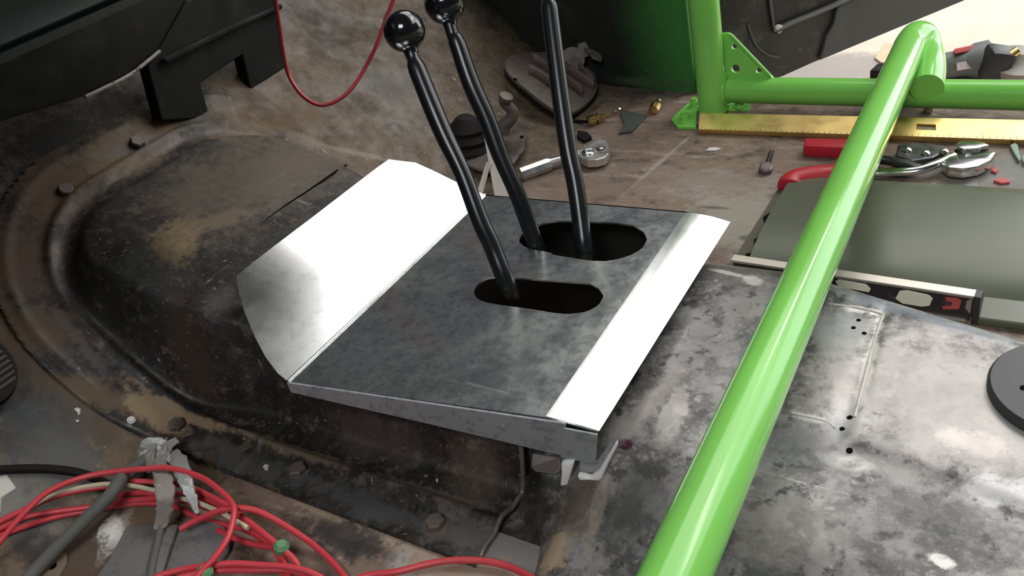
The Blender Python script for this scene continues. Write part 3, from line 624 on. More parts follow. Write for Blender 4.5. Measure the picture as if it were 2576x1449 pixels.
for a, b in ((1748, 268), (1862, 268), (1722, 305)):
    p = Pz(a, b, 0.005); MB().lathe(p, (0, 0, 1), ((0.010, 0), (0.010, 0.002), (0.0072, 0.0022), (0.0072, 0.009), (0.0045, 0.0092), (0.0045, 0.013)), 6).build('bolt', M['green'], rc)
# crossbar: runs over the tunnel, bends down at the far end to the rail
bn = Pd(1667, 1520, 0.452); bf = Pz(2290, 112, 0.072)
bd = (bf - bn).normalized()
lg = Pz(2332, 222, 0.046)
path = [bn - bd * 0.15, bn, bn + (bf - bn) * 0.33, bn + (bf - bn) * 0.66, bf - bd * 0.025]
c1 = Pz(2318, 76, 0.068)
arc = spline([bf - bd * 0.025, bf, Pz(2306, 92, 0.073), Pz(2322, 96, 0.066), Pz(2334, 132, 0.055), Pz(2338, 175, 0.052), lg], 6)
MB().tube(path[:-1] + arc, 0.0190, 36).build('crossbar', M['green'], rc, smooth=True)

# ================================================================== gold level beside the rail
lv = thing('straightedge_level', Pz(1757, 325, 0), 'long gold-coloured metal level lying along the green rail', 'level')
l0, l1, l2, l3 = Pz(1758, 325, 0.0085), Pz(1760, 284, 0.0165), Pz(2640, 303, 0.0165), Pz(2640, 354, 0.0085)
lvn = (l1 - l0).cross(l3 - l0).normalized(); lvn = lvn if lvn[2] > 0 else -lvn
win = [Pp(a, b, l0, lvn) for a, b in ((2306, 311), (2354, 313), (2355, 328), (2304, 326))]
lbar = MB().prism([l0, l1, l2, l3], lvn * -0.0075, (win,)).build('bar', M['gold'], lv, bevel=0)
MB().prism([p + V((0, 0, -0.003)) for p in win], (0, 0, -0.002)).build('vial_window', mat('vial_window_olive', (0.28, 0.23, 0.12), rough=0.2), lbar)
tk = MB()
for i in range(60):
    p = l0 + (l3 - l0) * ((i + 0.5) / 60); q = (l1 - l0).normalized()
    tk.box(p + q * (0.002 + 0.0012 * (i % 5 == 0)) + lvn * 0.0001, (0.0005, 0.003 + 0.0024 * (i % 5 == 0), 0.0003), Matrix.Rotation(0.19, 3, 'X'))
o = tk.build('scale_marks', M['ink'], lbar); o['kind'] = 'stuff'

# ================================================================== olive box
ob = thing('olive_box', Pz(2200, 620, 0), 'smooth olive green metal box lying beside the tunnel', 'box')
xa, xb = -0.268, 0.34
prof = [(0.885, 0.0), (0.885, 0.012), (0.880, 0.016), (0.865, 0.018), (0.83, 0.019), (0.79, 0.0185), (0.76, 0.016), (0.735, 0.012), (0.712, 0.006), (0.700, 0.0)]
MB().grid([[(xa + 0.004 * (i == 0) , y, z) if i else (xa, y, z) for y, z in prof] for i in range(2)] if False else [[(x, y, z) for y, z in prof] for x in (xa, xb)]).add([], []).build('lid', M['olive'], ob, smooth=True, sharp=60)
lp_ = [(xa - 0.013, 0.885), (xa, 0.885), (xa, 0.700), (xa - 0.010, 0.690), (xa - 0.016, 0.70)]
MB().prism([(x, y, 0.0) for x, y in lp_], (0, 0, 0.006)).build('end_flange', M['olive_edge'], ob)
for a, b, c, d in ((1975, 508, 1950, 545), (1948, 532, 1926, 575), (1928, 590, 1900, 632), (1897, 640, 1890, 652)):
    p, q = Pz(a, b, 0.0045), Pz(c, d, 0.0045); m_ = (p + q) / 2; n_ = V((q[1] - p[1], p[0] - q[0], 0)).normalized() * 0.0075
    MB().prism([p, m_ + n_, q, m_ - n_ * 0.6], (0, 0, 0.0032)).build('gap', M['hole'], ob)
MB().box((0.16, 0.683, 0.004), (0.42, 0.034, 0.008)).build('base_rail', M['olive'], ob, bevel=0.002)

# ================================================================== box level between tunnel and olive box
bl2 = thing('box_level', (-0.16, 0.675, 0), 'black spirit level with cream vials beside the tunnel', 'level')
ql, qr = Pz(1838, 652, 0.030), Pz(2452, 744, 0.030)
dl = (qr - ql).normalized(); nl = V((dl[1], -dl[0], 0))
cen = (ql + qr) / 2; ln_ = (qr - ql).length
rot = Matrix((dl, -nl, V((0, 0, 1)))).transposed()
MB().box(cen + V((0, 0, -0.0015)) - nl * 0.004, (ln_, 0.011, 0.003), rot).build('top_flange', M['level_alu'], bl2, bevel=0.0006)
MB().box(cen + V((0, 0, -0.0285)) - nl * 0.004, (ln_ - 0.01, 0.011, 0.003), rot).build('bottom_flange', M['level_alu'], bl2, bevel=0.0006)
lbody = MB().box(cen + V((0, 0, -0.015)) - nl * 0.004, (ln_ - 0.004, 0.006, 0.026), rot)
lbody = lbody.build('body', M['level_black'], bl2)
fpn = cen + nl * 0.0005
on = lambda a, b, k=0.0: Pp(a, b, cen + nl * (0.0002 + k) , nl)
for quad in (((2100, 708), (2110, 703), (2178, 716), (2190, 728), (2186, 736), (2110, 722)), ((2252, 752), (2262, 733), (2280, 731), (2335, 743), (2346, 752), (2338, 770), (2318, 772), (2270, 764))):
    MB().prism([on(a, b) for a, b in quad], nl * -0.002).build('vial', M['vial'], lbody, bevel=0.0004)
MB().prism([on(a, b) for a, b in ((2378, 749), (2405, 750), (2418, 758), (2412, 778), (2372, 778), (2370, 772), (2392, 770), (2396, 762), (2380, 756))], nl * -0.0015).build('emblem', M['red_mark'], lbody)
MB().prism([on(a, b) for a, b in ((2432, 757), (2446, 752), (2440, 790), (2428, 775))], nl * -0.0015).build('end_mark', M['level_alu'], lbody)
MB().box(qr + V((0, 0, -0.015)) - nl * 0.004 + dl * 0.002, (0.006, 0.012, 0.030), rot).build('end_cap', M['level_black'], bl2, bevel=0.001)

# ================================================================== pliers
pr = thing('pliers', Pz(2250, 430, 0), 'slip-joint pliers with red grips and chrome jaws on the floor', 'pliers')
def hnd(pts, r, fl, m, name):
    return MB().tube(spline([Pz(*p) for p in pts], 5), r, 14, flat=fl).build(name, m, pr, smooth=True)
hp = [Pz(a, b, 0.001) for a, b in ((2022, 392), (2024, 398), (2060, 400), (2128, 396), (2200, 398), (2200, 376), (2022, 376))]
MB().prism([Pz(2022, 396, 0.0), Pz(2180, 402, 0.0), Pz(2190, 378, 0.0), Pz(2024, 374, 0.0)], (0, 0, 0.016)).build('grip', M['red_grip'], pr, bevel=0.003, smooth=True)
hnd(((1985, 474, 0.010), (1995, 456, 0.012), (2030, 446, 0.012), (2090, 440, 0.010), (2150, 438, 0.009)), [0.010] * 1 + [0.0145] * 20, 0.8, M['red_grip'], 'grip')
hnd(((2140, 438, 0.008), (2220, 434, 0.008), (2300, 430, 0.010), (2350, 415, 0.012), (2400, 392, 0.013)), 0.0058, 0.8, M['chrome'], 'handle')
hnd(((2140, 394, 0.008), (2220, 402, 0.010), (2270, 412, 0.011), (2310, 424, 0.011)), 0.0075, 0.6, M['steel_dark'], 'handle')
for pts, nm in ((((2398, 392), (2412, 380), (2440, 377), (2470, 382), (2488, 390), (2455, 398), (2425, 400)), 'jaw'), (((2366, 432), (2385, 418), (2408, 412), (2412, 424), (2450, 415), (2492, 405), (2504, 408), (2490, 428), (2460, 443), (2420, 450), (2385, 446)), 'jaw')):
    MB().prism([Pz(a, b, 0.004) for a, b in pts], (0, 0, 0.013)).build(nm, M['chrome'], pr, bevel=0.002, smooth=True)
MB().prism([Pz(a, b, 0.002) for a, b in ((2405, 396), (2480, 392), (2498, 404), (2412, 420))], (0, 0, 0.009)).build('jaw_web', M['steel_dark'], pr, bevel=0.001)
MB().prism([Pz(a, b, 0.003) for a, b in ((2258, 378), (2300, 372), (2372, 380), (2385, 392), (2345, 412), (2290, 420), (2252, 408))], (0, 0, 0.008)).build('joint', M['steel_dark'], pr, bevel=0.002)
for a, b in ((2282, 380), (2328, 388), (2270, 412), (2375, 384)):
    p = Pz(a, b, 0.0105); MB().lathe(p, (0, 0, 1), ((0.005, 0), (0.005, 0.002), (0.003, 0.004), (0, 0.0045)), 14).build('rivet', M['chrome'], pr, smooth=True)

# ================================================================== ratchet
ra = thing('ratchet', Pz(1420, 415, 0), 'chrome socket ratchet lying on the floor behind the levers', 'ratchet')
pA, pB, pC, pD, pE = Pz(1308, 440, 0.008), Pz(1385, 412, 0.009), Pz(1415, 402, 0.010), Pz(1455, 388, 0.010), Pz(1500, 377, 0.010)
MB().tube([pA, pA + (pB - pA) * 0.04, pA + (pB - pA) * 0.9, pB], [0.008, 0.0098, 0.0098, 0.0082], 8).build('handle', M['satin_chrome'], ra)
MB().tube([pB, pC, pD, Pz(1472, 384, 0.010)], [0.0078, 0.0058, 0.0062, 0.0085], 14).build('neck', M['satin_chrome'], ra, smooth=True)
hd = [Pz(a, b, 0.016) for a, b in ((1462, 398), (1452, 390), (1468, 366), (1495, 352), (1514, 346), (1527, 352), (1534, 368), (1531, 384), (1520, 396), (1498, 402), (1476, 403))]
rhead = MB().prism(hd, (0, 0, -0.012)).build('head', M['satin_chrome'], ra, bevel=0.0015)
p = Pz(1512, 374, 0.0162)
MB().lathe(p, (0, 0, 1), ((0.0065, -0.001), (0.0065, 0.0004), (0.0062, 0.0006)), 24).build('dial', M['steel_dark'], rhead)
MB().lathe(p, (0, 0, 1), ((0.0040, -0.001), (0.0040, 0.0014), (0.0034, 0.0018)), 20).build('drive_button', M['satin_chrome'], rhead, smooth=True)
p = Pz(1478, 384, 0.0162)
MB().lathe(p, (0, 0, 1), ((0.0085, -0.001), (0.0085, 0.0012), (0.0075, 0.002)), 24).build('selector', M['chrome'], rhead, smooth=True)
MB().box(p + V((0.002, 0.001, 0.004)), (0.011, 0.004, 0.004), Matrix.Rotation(0.6, 3, 'Z')).build('selector_tab', M['satin_chrome'], rhead, bevel=0.001)

# ================================================================== loose strips behind the plate
s1 = [Pz(a, b, 0.006) for a, b in ((1246, 500), (1284, 500))] + [Pz(1256, 338, 0.060), Pz(1216, 334, 0.060)]
tag(MB().prism(s1, (0, 0, 0.002)).build('metal_strip', M['wood']), 'wide pale metal strip leaning behind the plate beside the middle lever', 'strip', 'loose pale strips behind the plate')
s2 = [Pz(1196, 505, 0.010), Pz(1210, 505, 0.010), Pz(1234, 412, 0.040), Pz(1224, 410, 0.040)]
tag(MB().prism(s2, (0, 0, 0.002)).build('metal_strip', M['wood']), 'narrow pale strip lying behind the plate left of the wide one', 'strip', 'loose pale strips behind the plate')

# ================================================================== pedal pivot with its boot
bo = thing('pedal_boot', Pz(1245, 380, 0), 'dusty black rubber boot with a bent lever stub on the floor', 'boot')
cb = Pz(1238, 372, 0.012)
bp = [Pz(a, b, 0.014) for a, b in ((1155, 352), (1190, 318), (1240, 305), (1290, 308), (1326, 345), (1320, 380), (1290, 420), (1220, 440), (1170, 420))]
MB().prism(bp, (0, 0, 0.005)).add(*( [], [] )).build('base_plate', M['cast'], bo, bevel=0.0015)
MB().lathe(cb + V((-0.030, -0.018, 0.004)), (0.1, 0.1, 1), ((0.040, 0), (0.041, 0.007), (0.034, 0.014), (0.036, 0.021), (0.028, 0.029), (0.029, 0.035), (0.020, 0.044), (0.014, 0.051), (0.011, 0.053)), 28).build('bellows', M['rubber'], bo, smooth=True)
st = spline([Pd(1262, 335, 1.235), Pd(1268, 315, 1.23), Pd(1284, 300, 1.225), Pd(1290, 283, 1.22), Pd(1280, 268, 1.215), Pd(1268, 258, 1.21), Pd(1270, 248, 1.205)], 5)
MB().tube(st, [0.011 - 0.0045 * i / (len(st) - 1) for i in range(len(st))], 14).build('lever_stub', M['cast'], bo, smooth=True)
MB().lathe(Pd(1270, 252, 1.205), st[-1] - st[-3], ((0.009, 0), (0.010, 0.002), (0.010, 0.008), (0.006, 0.009)), 14).build('eyelet', M['cast'], bo, smooth=True)
p = Pz(1313, 345, 0.0192); MB().lathe(p, (0, 0, 1), ((0.003, 0), (0.003, 0.0012)), 10).build('screw_hole', M['hole'], bo)

# ================================================================== cast vent on the toe board
vn = V((0.42, 0, 1)).normalized(); v0 = V((-0.70, 1.05, 0.035))
ve = thing('floor_vent', v0, 'dusty oval cast vent with curved ribs at the foot of the toe board', 'vent')
vp = lambda a, b, k=0.0: Pp(a, b, v0 + vn * k, vn)
outv = [(1398, 288), (1360, 262), (1320, 230), (1285, 200), (1270, 178), (1274, 158), (1292, 146), (1330, 140), (1380, 140), (1440, 150), (1490, 190), (1500, 230), (1480, 262), (1440, 290)]
ov = spline([vp(a, b) for a, b in outv] + [vp(*outv[0])], 3)[:-1]
MB().prism(ov, vn * 0.006).build('base_plate', M['cast'], ve, bevel=0.002, smooth=True)
MB().prism([p - vn * 0.006 for p in ov], vn * 0.006).build('gasket', M['rubber'], ve)
ribs = [((1338, 160), (1360, 172), (1392, 196), (1412, 222)), ((1330, 190), (1350, 200), (1385, 225), (1408, 250)), ((1410, 150), (1430, 165), (1455, 185), (1490, 220)), ((1420, 185), (1440, 196), (1470, 215), (1492, 228)), ((1425, 215), (1440, 228), (1455, 240), (1462, 246))]
for k, r in enumerate(ribs):
    lo_ = spline([vp(a, b, 0.005) for a, b in r], 5)
    h = 0.019
    rows = [[p for p in lo_], [p + vn * h * 0.7 + V((-0.004, 0.004, 0)) for p in lo_], [p + vn * h + V((-0.010, 0.008, 0)) for p in lo_]]
    MB().grid(rows).build('rib', M['cast'], ve, smooth=True, solid=0.003)
star = [(1432, 88), (1450, 90), (1475, 108), (1508, 106), (1496, 116), (1500, 130), (1514, 150), (1512, 158), (1490, 150), (1470, 128), (1450, 112)]
MB().prism([vp(a, b, 0.032) for a, b in star], vn * 0.005).build('finned_top', M['cast'], ve, bevel=0.001)
MB().tube([vp(1460, 130, 0.0), vp(1470, 125, 0.034)], 0.012, 14).build('post', M['cast'], ve, smooth=True)
MB().tube([vp(1440, 150, 0.0), vp(1440, 150, 0.022)], 0.02, 16).build('hub', M['cast'], ve, smooth=True)
p = vp(1296, 200, 0.0062); MB().lathe(p, vn, ((0.003, 0), (0.003, 0.0008)), 10).build('screw_hole', M['hole'], ve)

# ================================================================== brass fittings, scrap, debris on the far floor
bf1 = thing('brass_fitting', Pz(1500, 305, 0), 'brass fitting with a wire lead beside the rightmost lever', 'fitting', 'brass fittings on the far floor')
a_, b_ = Pz(1478, 306, 0.008), Pz(1520, 292, 0.008); ax_ = (b_ - a_).normalized()
MB().lathe(a_, ax_, ((0.005, 0), (0.008, 0.001), (0.008, 0.012), (0.0055, 0.013), (0.0055, 0.015), (0.008, 0.0155), (0.008, 0.019), (0.004, 0.020), (0.004, 0.028), (0.003, 0.029)), 6).build('body', M['brass'], bf1)
MB().tube(spline([b_, Pz(1535, 286, 0.005), Pz(1548, 282, 0.004), Pz(1556, 276, 0.006)], 5), 0.0012, 8).build('wire', M['brass'], bf1, smooth=True)
MB().lathe(Pz(1556, 277, 0.006), (1, 0, 1), ((0.001, 0), (0.0035, 0.002), (0.0035, 0.005), (0.001, 0.006)), 12).build('tip', M['chrome'], bf1, smooth=True)
MB().tube(spline([a_, Pz(1465, 306, 0.004), Pz(1445, 304, 0.003)], 5), 0.0028, 8).build('lead', M['rubber'], bf1, smooth=True)
bf2 = thing('brass_fitting', Pz(1650, 265, 0), 'small brass fitting standing alone near the green foot plate', 'fitting', 'brass fittings on the far floor')
a_, b_ = Pz(1643, 280, 0.006), Pz(1660, 248, 0.010); ax_ = (b_ - a_).normalized()
MB().lathe(a_, ax_, ((0.004, 0), (0.008, 0.0015), (0.008, 0.016), (0.006, 0.017), (0.005, 0.026), (0.003, 0.027)), 8).build('body', M['brass'], bf2)
MB().lathe(a_ + ax_ * 0.025, ax_, ((0.004, 0), (0.005, 0.002), (0.004, 0.006)), 12).build('tip', M['chrome'], bf2, smooth=True)
sc_ = [Pz(a, b, 0.0) for a, b in ((1560, 288), (1575, 283), (1628, 295), (1612, 312), (1590, 335), (1556, 340), (1572, 322))]
tag(MB().prism(sc_, (0, 0, 0.004)).build('rubber_scrap', M['scrap'], bevel=0.001), 'dark green rubber scrap between the two brass fittings', 'scrap')
sc_ = [Pz(a, b, 0.0) for a, b in ((1455, 336), (1478, 340), (1490, 352), (1470, 362), (1452, 350))]
tag(MB().prism(sc_, (0, 0, 0.006)).build('rubber_scrap', M['rubber'], bevel=0.001), 'black rubber scrap beside the head of the ratchet', 'scrap')
def chip(name, pts, z, h, m, label, cat, group=None):
    return tag(MB().prism([Pz(a, b, z) for a, b in pts], (0, 0, h)).build(name, m, bevel=h * 0.3), label, cat, group)
chip('paint_chip', ((1776, 381), (1784, 374), (1800, 373), (1816, 376), (1800, 381)), 0, 0.002, M['chip_white'], 'white paint chip alone on the brown floor below the gold level', 'chip')
chip('petal', ((2498, 459), (2512, 451), (2535, 455), (2541, 463), (2518, 466)), 0, 0.003, M['red_mark'], 'oval dark red scrap at the right, in front of the pliers jaws', 'scrap')
chip('petal', ((2492, 434), (2500, 424), (2512, 430), (2506, 440)), 0, 0.003, M['red_mark'], 'tiny red scrap directly right of the pliers jaws', 'scrap')
gl = thing('glass_shard', Pz(2558, 385, 0), 'pale green glassy splinter at the right edge behind the pliers', 'shard')
MB().prism([Pz(a, b, 0.001) for a, b in ((2540, 372), (2553, 365), (2560, 372), (2567, 408), (2562, 410), (2552, 395))], (0, 0, 0.004)).build('shard', mat('pale_green_glass', (0.36, 0.46, 0.40), rough=0.2), gl, bevel=0.001)
MB().prism([Pz(a, b, 0.001) for a, b in ((2570, 398), (2580, 396), (2580, 420), (2572, 412))], (0, 0, 0.004)).build('shard', mat('pale_green_glass_2', (0.40, 0.48, 0.42), rough=0.2), gl, bevel=0.001)
nu = thing('rusty_nut', Pz(1930, 425, 0), 'small rusty nut on the floor left of the red grips', 'nut')
MB().lathe(Pz(1926, 432, 0.0), (0.2, -0.3, 1), ((0.006, 0), (0.009, 0.001), (0.009, 0.009), (0.006, 0.010)), 6).build('nut', M['cast'], nu)
MB().lathe(Pz(1932, 408, 0.003), (0.1, 0.6, 0.5), ((0.003, 0), (0.0035, 0.002), (0.003, 0.016)), 10).build('stud', M['cast'], nu, smooth=True)
chip('metal_clip', ((2322, 283), (2324, 276), (2346, 277), (2348, 287), (2330, 288)), 0.0, 0.010, M['level_alu'], 'small pale clip on the floor between rail and gold level', 'clip')

# ================================================================== beyond the sill: open door, grinder, litter
da = math.radians(35); dd = V((math.sin(da), math.cos(da), 0)); dn = V((dd[1], -dd[0], 0)); d0 = V((-0.5, 1.25, 0))
dp = lambda a, b, k=0.0: Pp(a, b, d0 + dn * k, dn)
dr = thing('car_door', d0 + V((0, 0, -0.06)), 'open black car door with a rounded lower corner beyond the green cage', 'door')
def dl_(u, z): return d0 + dd * u + V((0, 0, z))
od = [dl_(-0.06, 0.75), dl_(-0.04, 0.10), dl_(-0.02, 0.03), dl_(0.02, -0.02), dl_(0.06, -0.05), dl_(0.10, -0.066), dl_(0.13, -0.069), dl_(0.16, -0.068), dl_(0.19, -0.067), dl_(0.95, -0.066), dl_(0.95, 0.75)]
MB().prism(od, dn * -0.05).build('shell', M['door_dark'], dr, bevel=0.006, smooth=True, sharp=50)
inn = [dp(a, b, 0.004) for a, b in ((2105, 18), (2096, 60), (2078, 92), (2062, 150), (2420, 2), (2640, -110), (2640, -280), (2140, -4))]
MB().prism([p - dn * 0.0035 for p in inn], dn * 0.006).build('card', M['door_card'], dr, bevel=0.001)
rb = spline([dp(a, b, 0.004) for a, b in ((1948, 78), (1990, 58), (2040, 38), (2092, 16), (2180, -24))], 3)
MB().tube(rb, 0.0075, 10, flat=0.6).build('pocket_rail', M['door_card'], dr, smooth=True)
MB().tube([dp(1948, 78, 0.003), dp(1938, 10, 0.003), dp(1935, -60, 0.003)], 0.004, 8, flat=0.6).build('pocket_rail', M['door_card'], dr, smooth=True)
MB().lathe(dp(1956, 72, 0.004), dn, ((0.007, 0), (0.007, 0.005), (0.004, 0.006)), 14).build('screw', M['chip_white'], dr)
sw = spline([dp(a, b, 0.002) for a, b in ((1882, 62), (1890, 90), (1905, 118), (1930, 138), (1958, 145))], 4)
MB().tube(sw, 0.0022, 8).build('pressed_ridge', M['door_card'], dr, smooth=True)

gz = -0.42
gr = thing('angle_grinder', Pz(2430, 195, gz), 'grey angle grinder with a red switch on the pale garage floor', 'grinder')
g0, g1 = Pz(2345, 170, gz + 0.045), Pz(2495, 146, gz + 0.050); ga = (g1 - g0).normalized(); gl_ = (g1 - g0).length
gbody = MB().lathe(g0, ga, ((0.020, 0), (0.026, 0.006), (0.030, 0.02), (0.031, gl_ * 0.5), (0.034, gl_ * 0.6), (0.041, gl_ * 0.72), (0.043, gl_ * 0.95), (0.036, gl_)), 20).build('body', M['grind'], gr, smooth=True, sharp=50)
on_ = lambda a, b, k: Pd(a, b, k)
gdp = (Pz(2430, 150, gz + 0.05) - O).dot(ray(2430, 150)) / ray(2430, 150).dot(ray(2430, 150))
MB().prism([Pd(a, b, gdp - 0.034) for a, b in ((2398, 126), (2402, 122), (2448, 113), (2454, 118), (2452, 126), (2402, 136))], ray(2430, 125) * 0.02).build('switch', M['red_mark'], gbody, bevel=0.002)
MB().prism([Pd(a, b, gdp - 0.034) for a, b in ((2406, 158), (2464, 148), (2466, 168), (2408, 178))], ray(2430, 160) * 0.006).build('label_plate', M['label'], gbody)
h0 = Pz(2505, 160, gz + 0.055)
MB().box(h0, (0.055, 0.07, 0.075), Matrix.Rotation(0.35, 3, 'Z') @ Matrix.Rotation(0.3, 3, 'Y')).build('gear_head', M['grind_dark'], gr, bevel=0.012, smooth=True)
MB().lathe(Pz(2555, 175, gz + 0.03), (0.12, -0.2, 1), ((0.0, 0), (0.058, 0.0), (0.060, 0.006), (0.060, 0.026), (0.030, 0.034), (0.016, 0.05), (0, 0.05)), 30).build('disc_guard', mat('dull_grey_guard', (0.22, 0.205, 0.18), rough=0.5, metal=0.3), gr, smooth=True)
MB().lathe(Pz(2560, 185, gz + 0.012), (0.12, -0.2, 1), ((0.0, 0), (0.066, 0.0), (0.066, 0.004), (0, 0.004)), 30).build('cutting_disc', M['grind_dark'], gr)
MB().tube([Pz(2535, 145, gz + 0.075), Pz(2560, 128, gz + 0.085)], 0.011, 12).build('side_handle', M['brass'], gr, smooth=True)
MB().prism([Pz(a, b, gz) for a, b in ((2360, 205), (2375, 192), (2450, 186), (2470, 210))], (0, 0, 0.02)).build('rear_foot', M['grind_dark'], gr, bevel=0.004)
tag(MB().prism([Pz(a, b, gz) for a, b in ((2200, 150), (2226, 113), (2262, 118), (2252, 162), (2216, 162))], (0, 0, 0.006)).build('cardboard_scrap', M['card_tan'], bevel=0.002), 'tan cardboard scrap on the garage floor left of the bar end', 'cardboard')
tag(MB().prism([Pz(a, b, gz) for a, b in ((2186, 205), (2206, 186), (2228, 184), (2235, 208))], (0, 0, 0.03)).build('rubber_block', M['rubber'], bevel=0.006), 'small black block on the garage floor just behind the rail', 'block')
# workshop clutter seen in the gap between jamb and upright
tag(MB().prism([Pd(a, b, 1.75) for a, b in ((1722, 18), (1762, 0), (1762, 42), (1722, 44))], ray(1740, 20) * 0.06).build('wooden_block', mat('dull_brown_wood', (0.20, 0.14, 0.11), rough=0.8), bevel=0.004), 'brown wooden block in the gap left of the green upright', 'block')
tag(MB().prism([Pd(a, b, 1.72) for a, b in ((1722, 46), (1764, 44), (1764, 62), (1722, 62))], ray(1740, 50) * 0.06).build('black_rail', M['hole'], bevel=0.003), 'black bar below the brown wooden block beside the upright', 'bar')
tag(MB().prism([Pd(a, b, 1.70) for a, b in ((1715, 64), (1768, 62), (1768, 240), (1715, 220))], ray(1740, 150) * 0.04).build('sheet_steel', mat('dull_grey_panel', (0.10, 0.095, 0.085), rough=0.6), bevel=0.004), 'dull grey sheet outside, between door jamb and green upright', 'sheet')

# ================================================================== dash and heater at the upper left
ds = thing('dashboard', (-0.8, 0.4, 0.40), 'dark green painted dashboard underside at the top left corner', 'dashboard')
xs = [(-0.670, 0.404), (-0.662, 0.412), (-0.655, 0.44), (-0.67, 0.60), (-1.16, 0.62), (-1.16, 0.50), (-0.95, 0.47), (-0.70, 0.404)]
rows = [[(x, y, z) for x, z in xs + [xs[0]]] for y in (-0.40, 0.0, 0.4, 0.66)]
MB().grid(rows).build('panel', M['dash'], ds, smooth=True, sharp=35)
rows = [[(-0.690, y, 0.408), (-0.664, y, 0.404), (-0.672, y, 0.396), (-0.690, y, 0.402)] for y in (-0.4, 0.3, 0.66)]
MB().grid(rows).build('lower_lip', M['dash'], ds, smooth=True)
ht = thing('heater_box', (-0.95, 0.6, 0.2), 'dusty black heater box with bracket legs under the dashboard', 'heater')
hx = -0.93
hpx = lambda a, b, k=0.0: Pp(a, b, (hx + k, 0, 0), (1, 0, 0))
hb = [hpx(0, 312), hpx(200, 252), hpx(330, 192), hpx(400, 132), hpx(470, 5), hpx(470, -120)]
hb = [(hx, -0.35, 0.300)] + hb + [(hx, -0.35, 0.45)]
MB().prism([V(p) for p in hb], (-0.045, 0, 0.01)).build('case', M['heater'], ht, bevel=0.010, smooth=True, sharp=50)
MB().tube(spline([hpx(a, b, 0.002) for a, b in ((215, 243), (260, 222), (330, 186), (402, 128))], 3), 0.0022, 6).build('worn_edge', M['worn_edge'], ht)
brk = [(398, 128), (470, 0), (700, -60), (700, 0), (708, 80), (724, 165), (715, 172), (632, 232), (610, 138), (505, 208), (528, 292), (510, 298), (408, 304), (372, 168)]
MB().prism([hpx(a, b) for a, b in brk], (-0.02, 0, 0)).build('bracket', M['heater'], ht, bevel=0.002)
MB().prism([hpx(a, b, 0.001) for a, b in ((400, 148), (560, 70), (700, 10), (702, 22), (566, 84), (412, 160))], (0.008, 0, 0)).build('flange', M['heater'], ht, bevel=0.002)

# ================================================================== wires
def wire(name, pts, r, m, label, group=None, cat='wire', n=7, parent=None):
    o = MB().tube(spline(pts, n), r, 12).build(name, m, parent, smooth=True, sharp=60)
    return tag(o, label, cat, group) if parent is None else o
wire('hanging_wire', [Pd(*p) for p in ((684, -420, 0.95), (688, -60, 1.00), (693, 0, 1.02), (703, 70, 1.05), (711, 125, 1.09), (723, 180, 1.12), (745, 222, 1.12), (775, 252, 1.12), (810, 265, 1.12), (850, 252, 1.12), (885, 222, 1.12), (920, 168, 1.12), (948, 112, 1.11), (972, 45, 1.10), (992, -8, 1.09), (1004, -60, 1.08), (1020, -420, 1.02))], 0.0026, M['wire_red'], 'single red wire hanging in a loop in front of the toe board', 'red wires')
RW = 0.0027
def Ph(a, b, z=0.0): return hit(a, b, max(z, 0.0))
def fw(pts, z0=0.004): return [Ph(p[0], p[1], p[2] if len(p) > 2 else z0) for p in pts]
G = 'red harness wires on the near floor'
wire('red_wire', fw(((-40, 1410, .02), (0, 1362, .03), (48, 1305, .035), (96, 1256, .035), (144, 1225, .035), (217, 1199, .035), (289, 1187, .035), (385, 1178, .035), (433, 1179, .035), (506, 1201, .036), (554, 1235, .036), (585, 1269, .036), (588, 1300, .035), (573, 1353, .033), (542, 1401, .031), (513, 1432, .030), (480, 1470, .03))), RW, M['wire_red'], 'red wire making the topmost wide arch of the tangle', G)
wire('red_wire', fw(((-40, 1335, .012), (0, 1312, .012), (60, 1283, .014), (132, 1252, .016), (193, 1235, .018), (277, 1222, .018), (325, 1212, .018), (397, 1213, .016), (458, 1220, .016), (506, 1237, .018), (578, 1276, .022), (601, 1293, .022), (649, 1331, .022), (697, 1370, .018), (738, 1406, .012), (755, 1437, .008), (765, 1470, .008))), RW, M['wire_red'], 'red wire of the second arch, running down to the green clip', G)
wire('red_wire', fw(((-40, 1355, .006), (0, 1330, .006), (60, 1303, .006), (120, 1290, .008), (217, 1277, .010), (277, 1266, .010), (349, 1257, .010), (405, 1254, .010), (470, 1262, .010), (560, 1292, .014), (640, 1338, .014), (700, 1388, .012), (722, 1430, .008), (728, 1470, .006))), RW, M['wire_red'], 'red wire low in the bundle above the lowest one at the left', G)
wire('red_wire', fw(((-40, 1370, .004), (0, 1348, .004), (72, 1322, .004), (144, 1300, .004), (212, 1287, .005), (289, 1273, .006), (349, 1266, .006), (405, 1267, .005), (438, 1273, .004), (482, 1295, .004), (517, 1310, .007), (577, 1322, .010), (625, 1336, .011), (673, 1365, .011), (697, 1392, .010), (712, 1430, .008), (718, 1470, .006))), RW, M['wire_red'], 'lowest red wire of the bundle at the left edge', G)
wire('red_wire', fw(((291, 1246, .010), (349, 1240, .012), (405, 1241, .013), (465, 1245, .013), (505, 1251, .014), (577, 1285, .018), (625, 1316, .018), (670, 1350, .016), (700, 1382, .012))), RW, M['wire_red'], 'pinkish red wire starting beside the grey sleeve', G)
wire('red_wire', fw(((454, 1331, .022), (493, 1310, .026), (553, 1285, .030), (601, 1278, .030), (649, 1286, .026), (709, 1317, .018), (782, 1365, .008), (830, 1408, .006), (866, 1449, .006), (885, 1480, .006))), RW, M['wire_red'], 'red wire crossing from the grey pad towards the lower right', G)
wire('red_wire', fw(((548, 1334, .012), (601, 1358, .012), (649, 1371, .012), (690, 1376, .014))), RW, M['wire_red'], 'short red wire running along the corner of the grey pad', G)
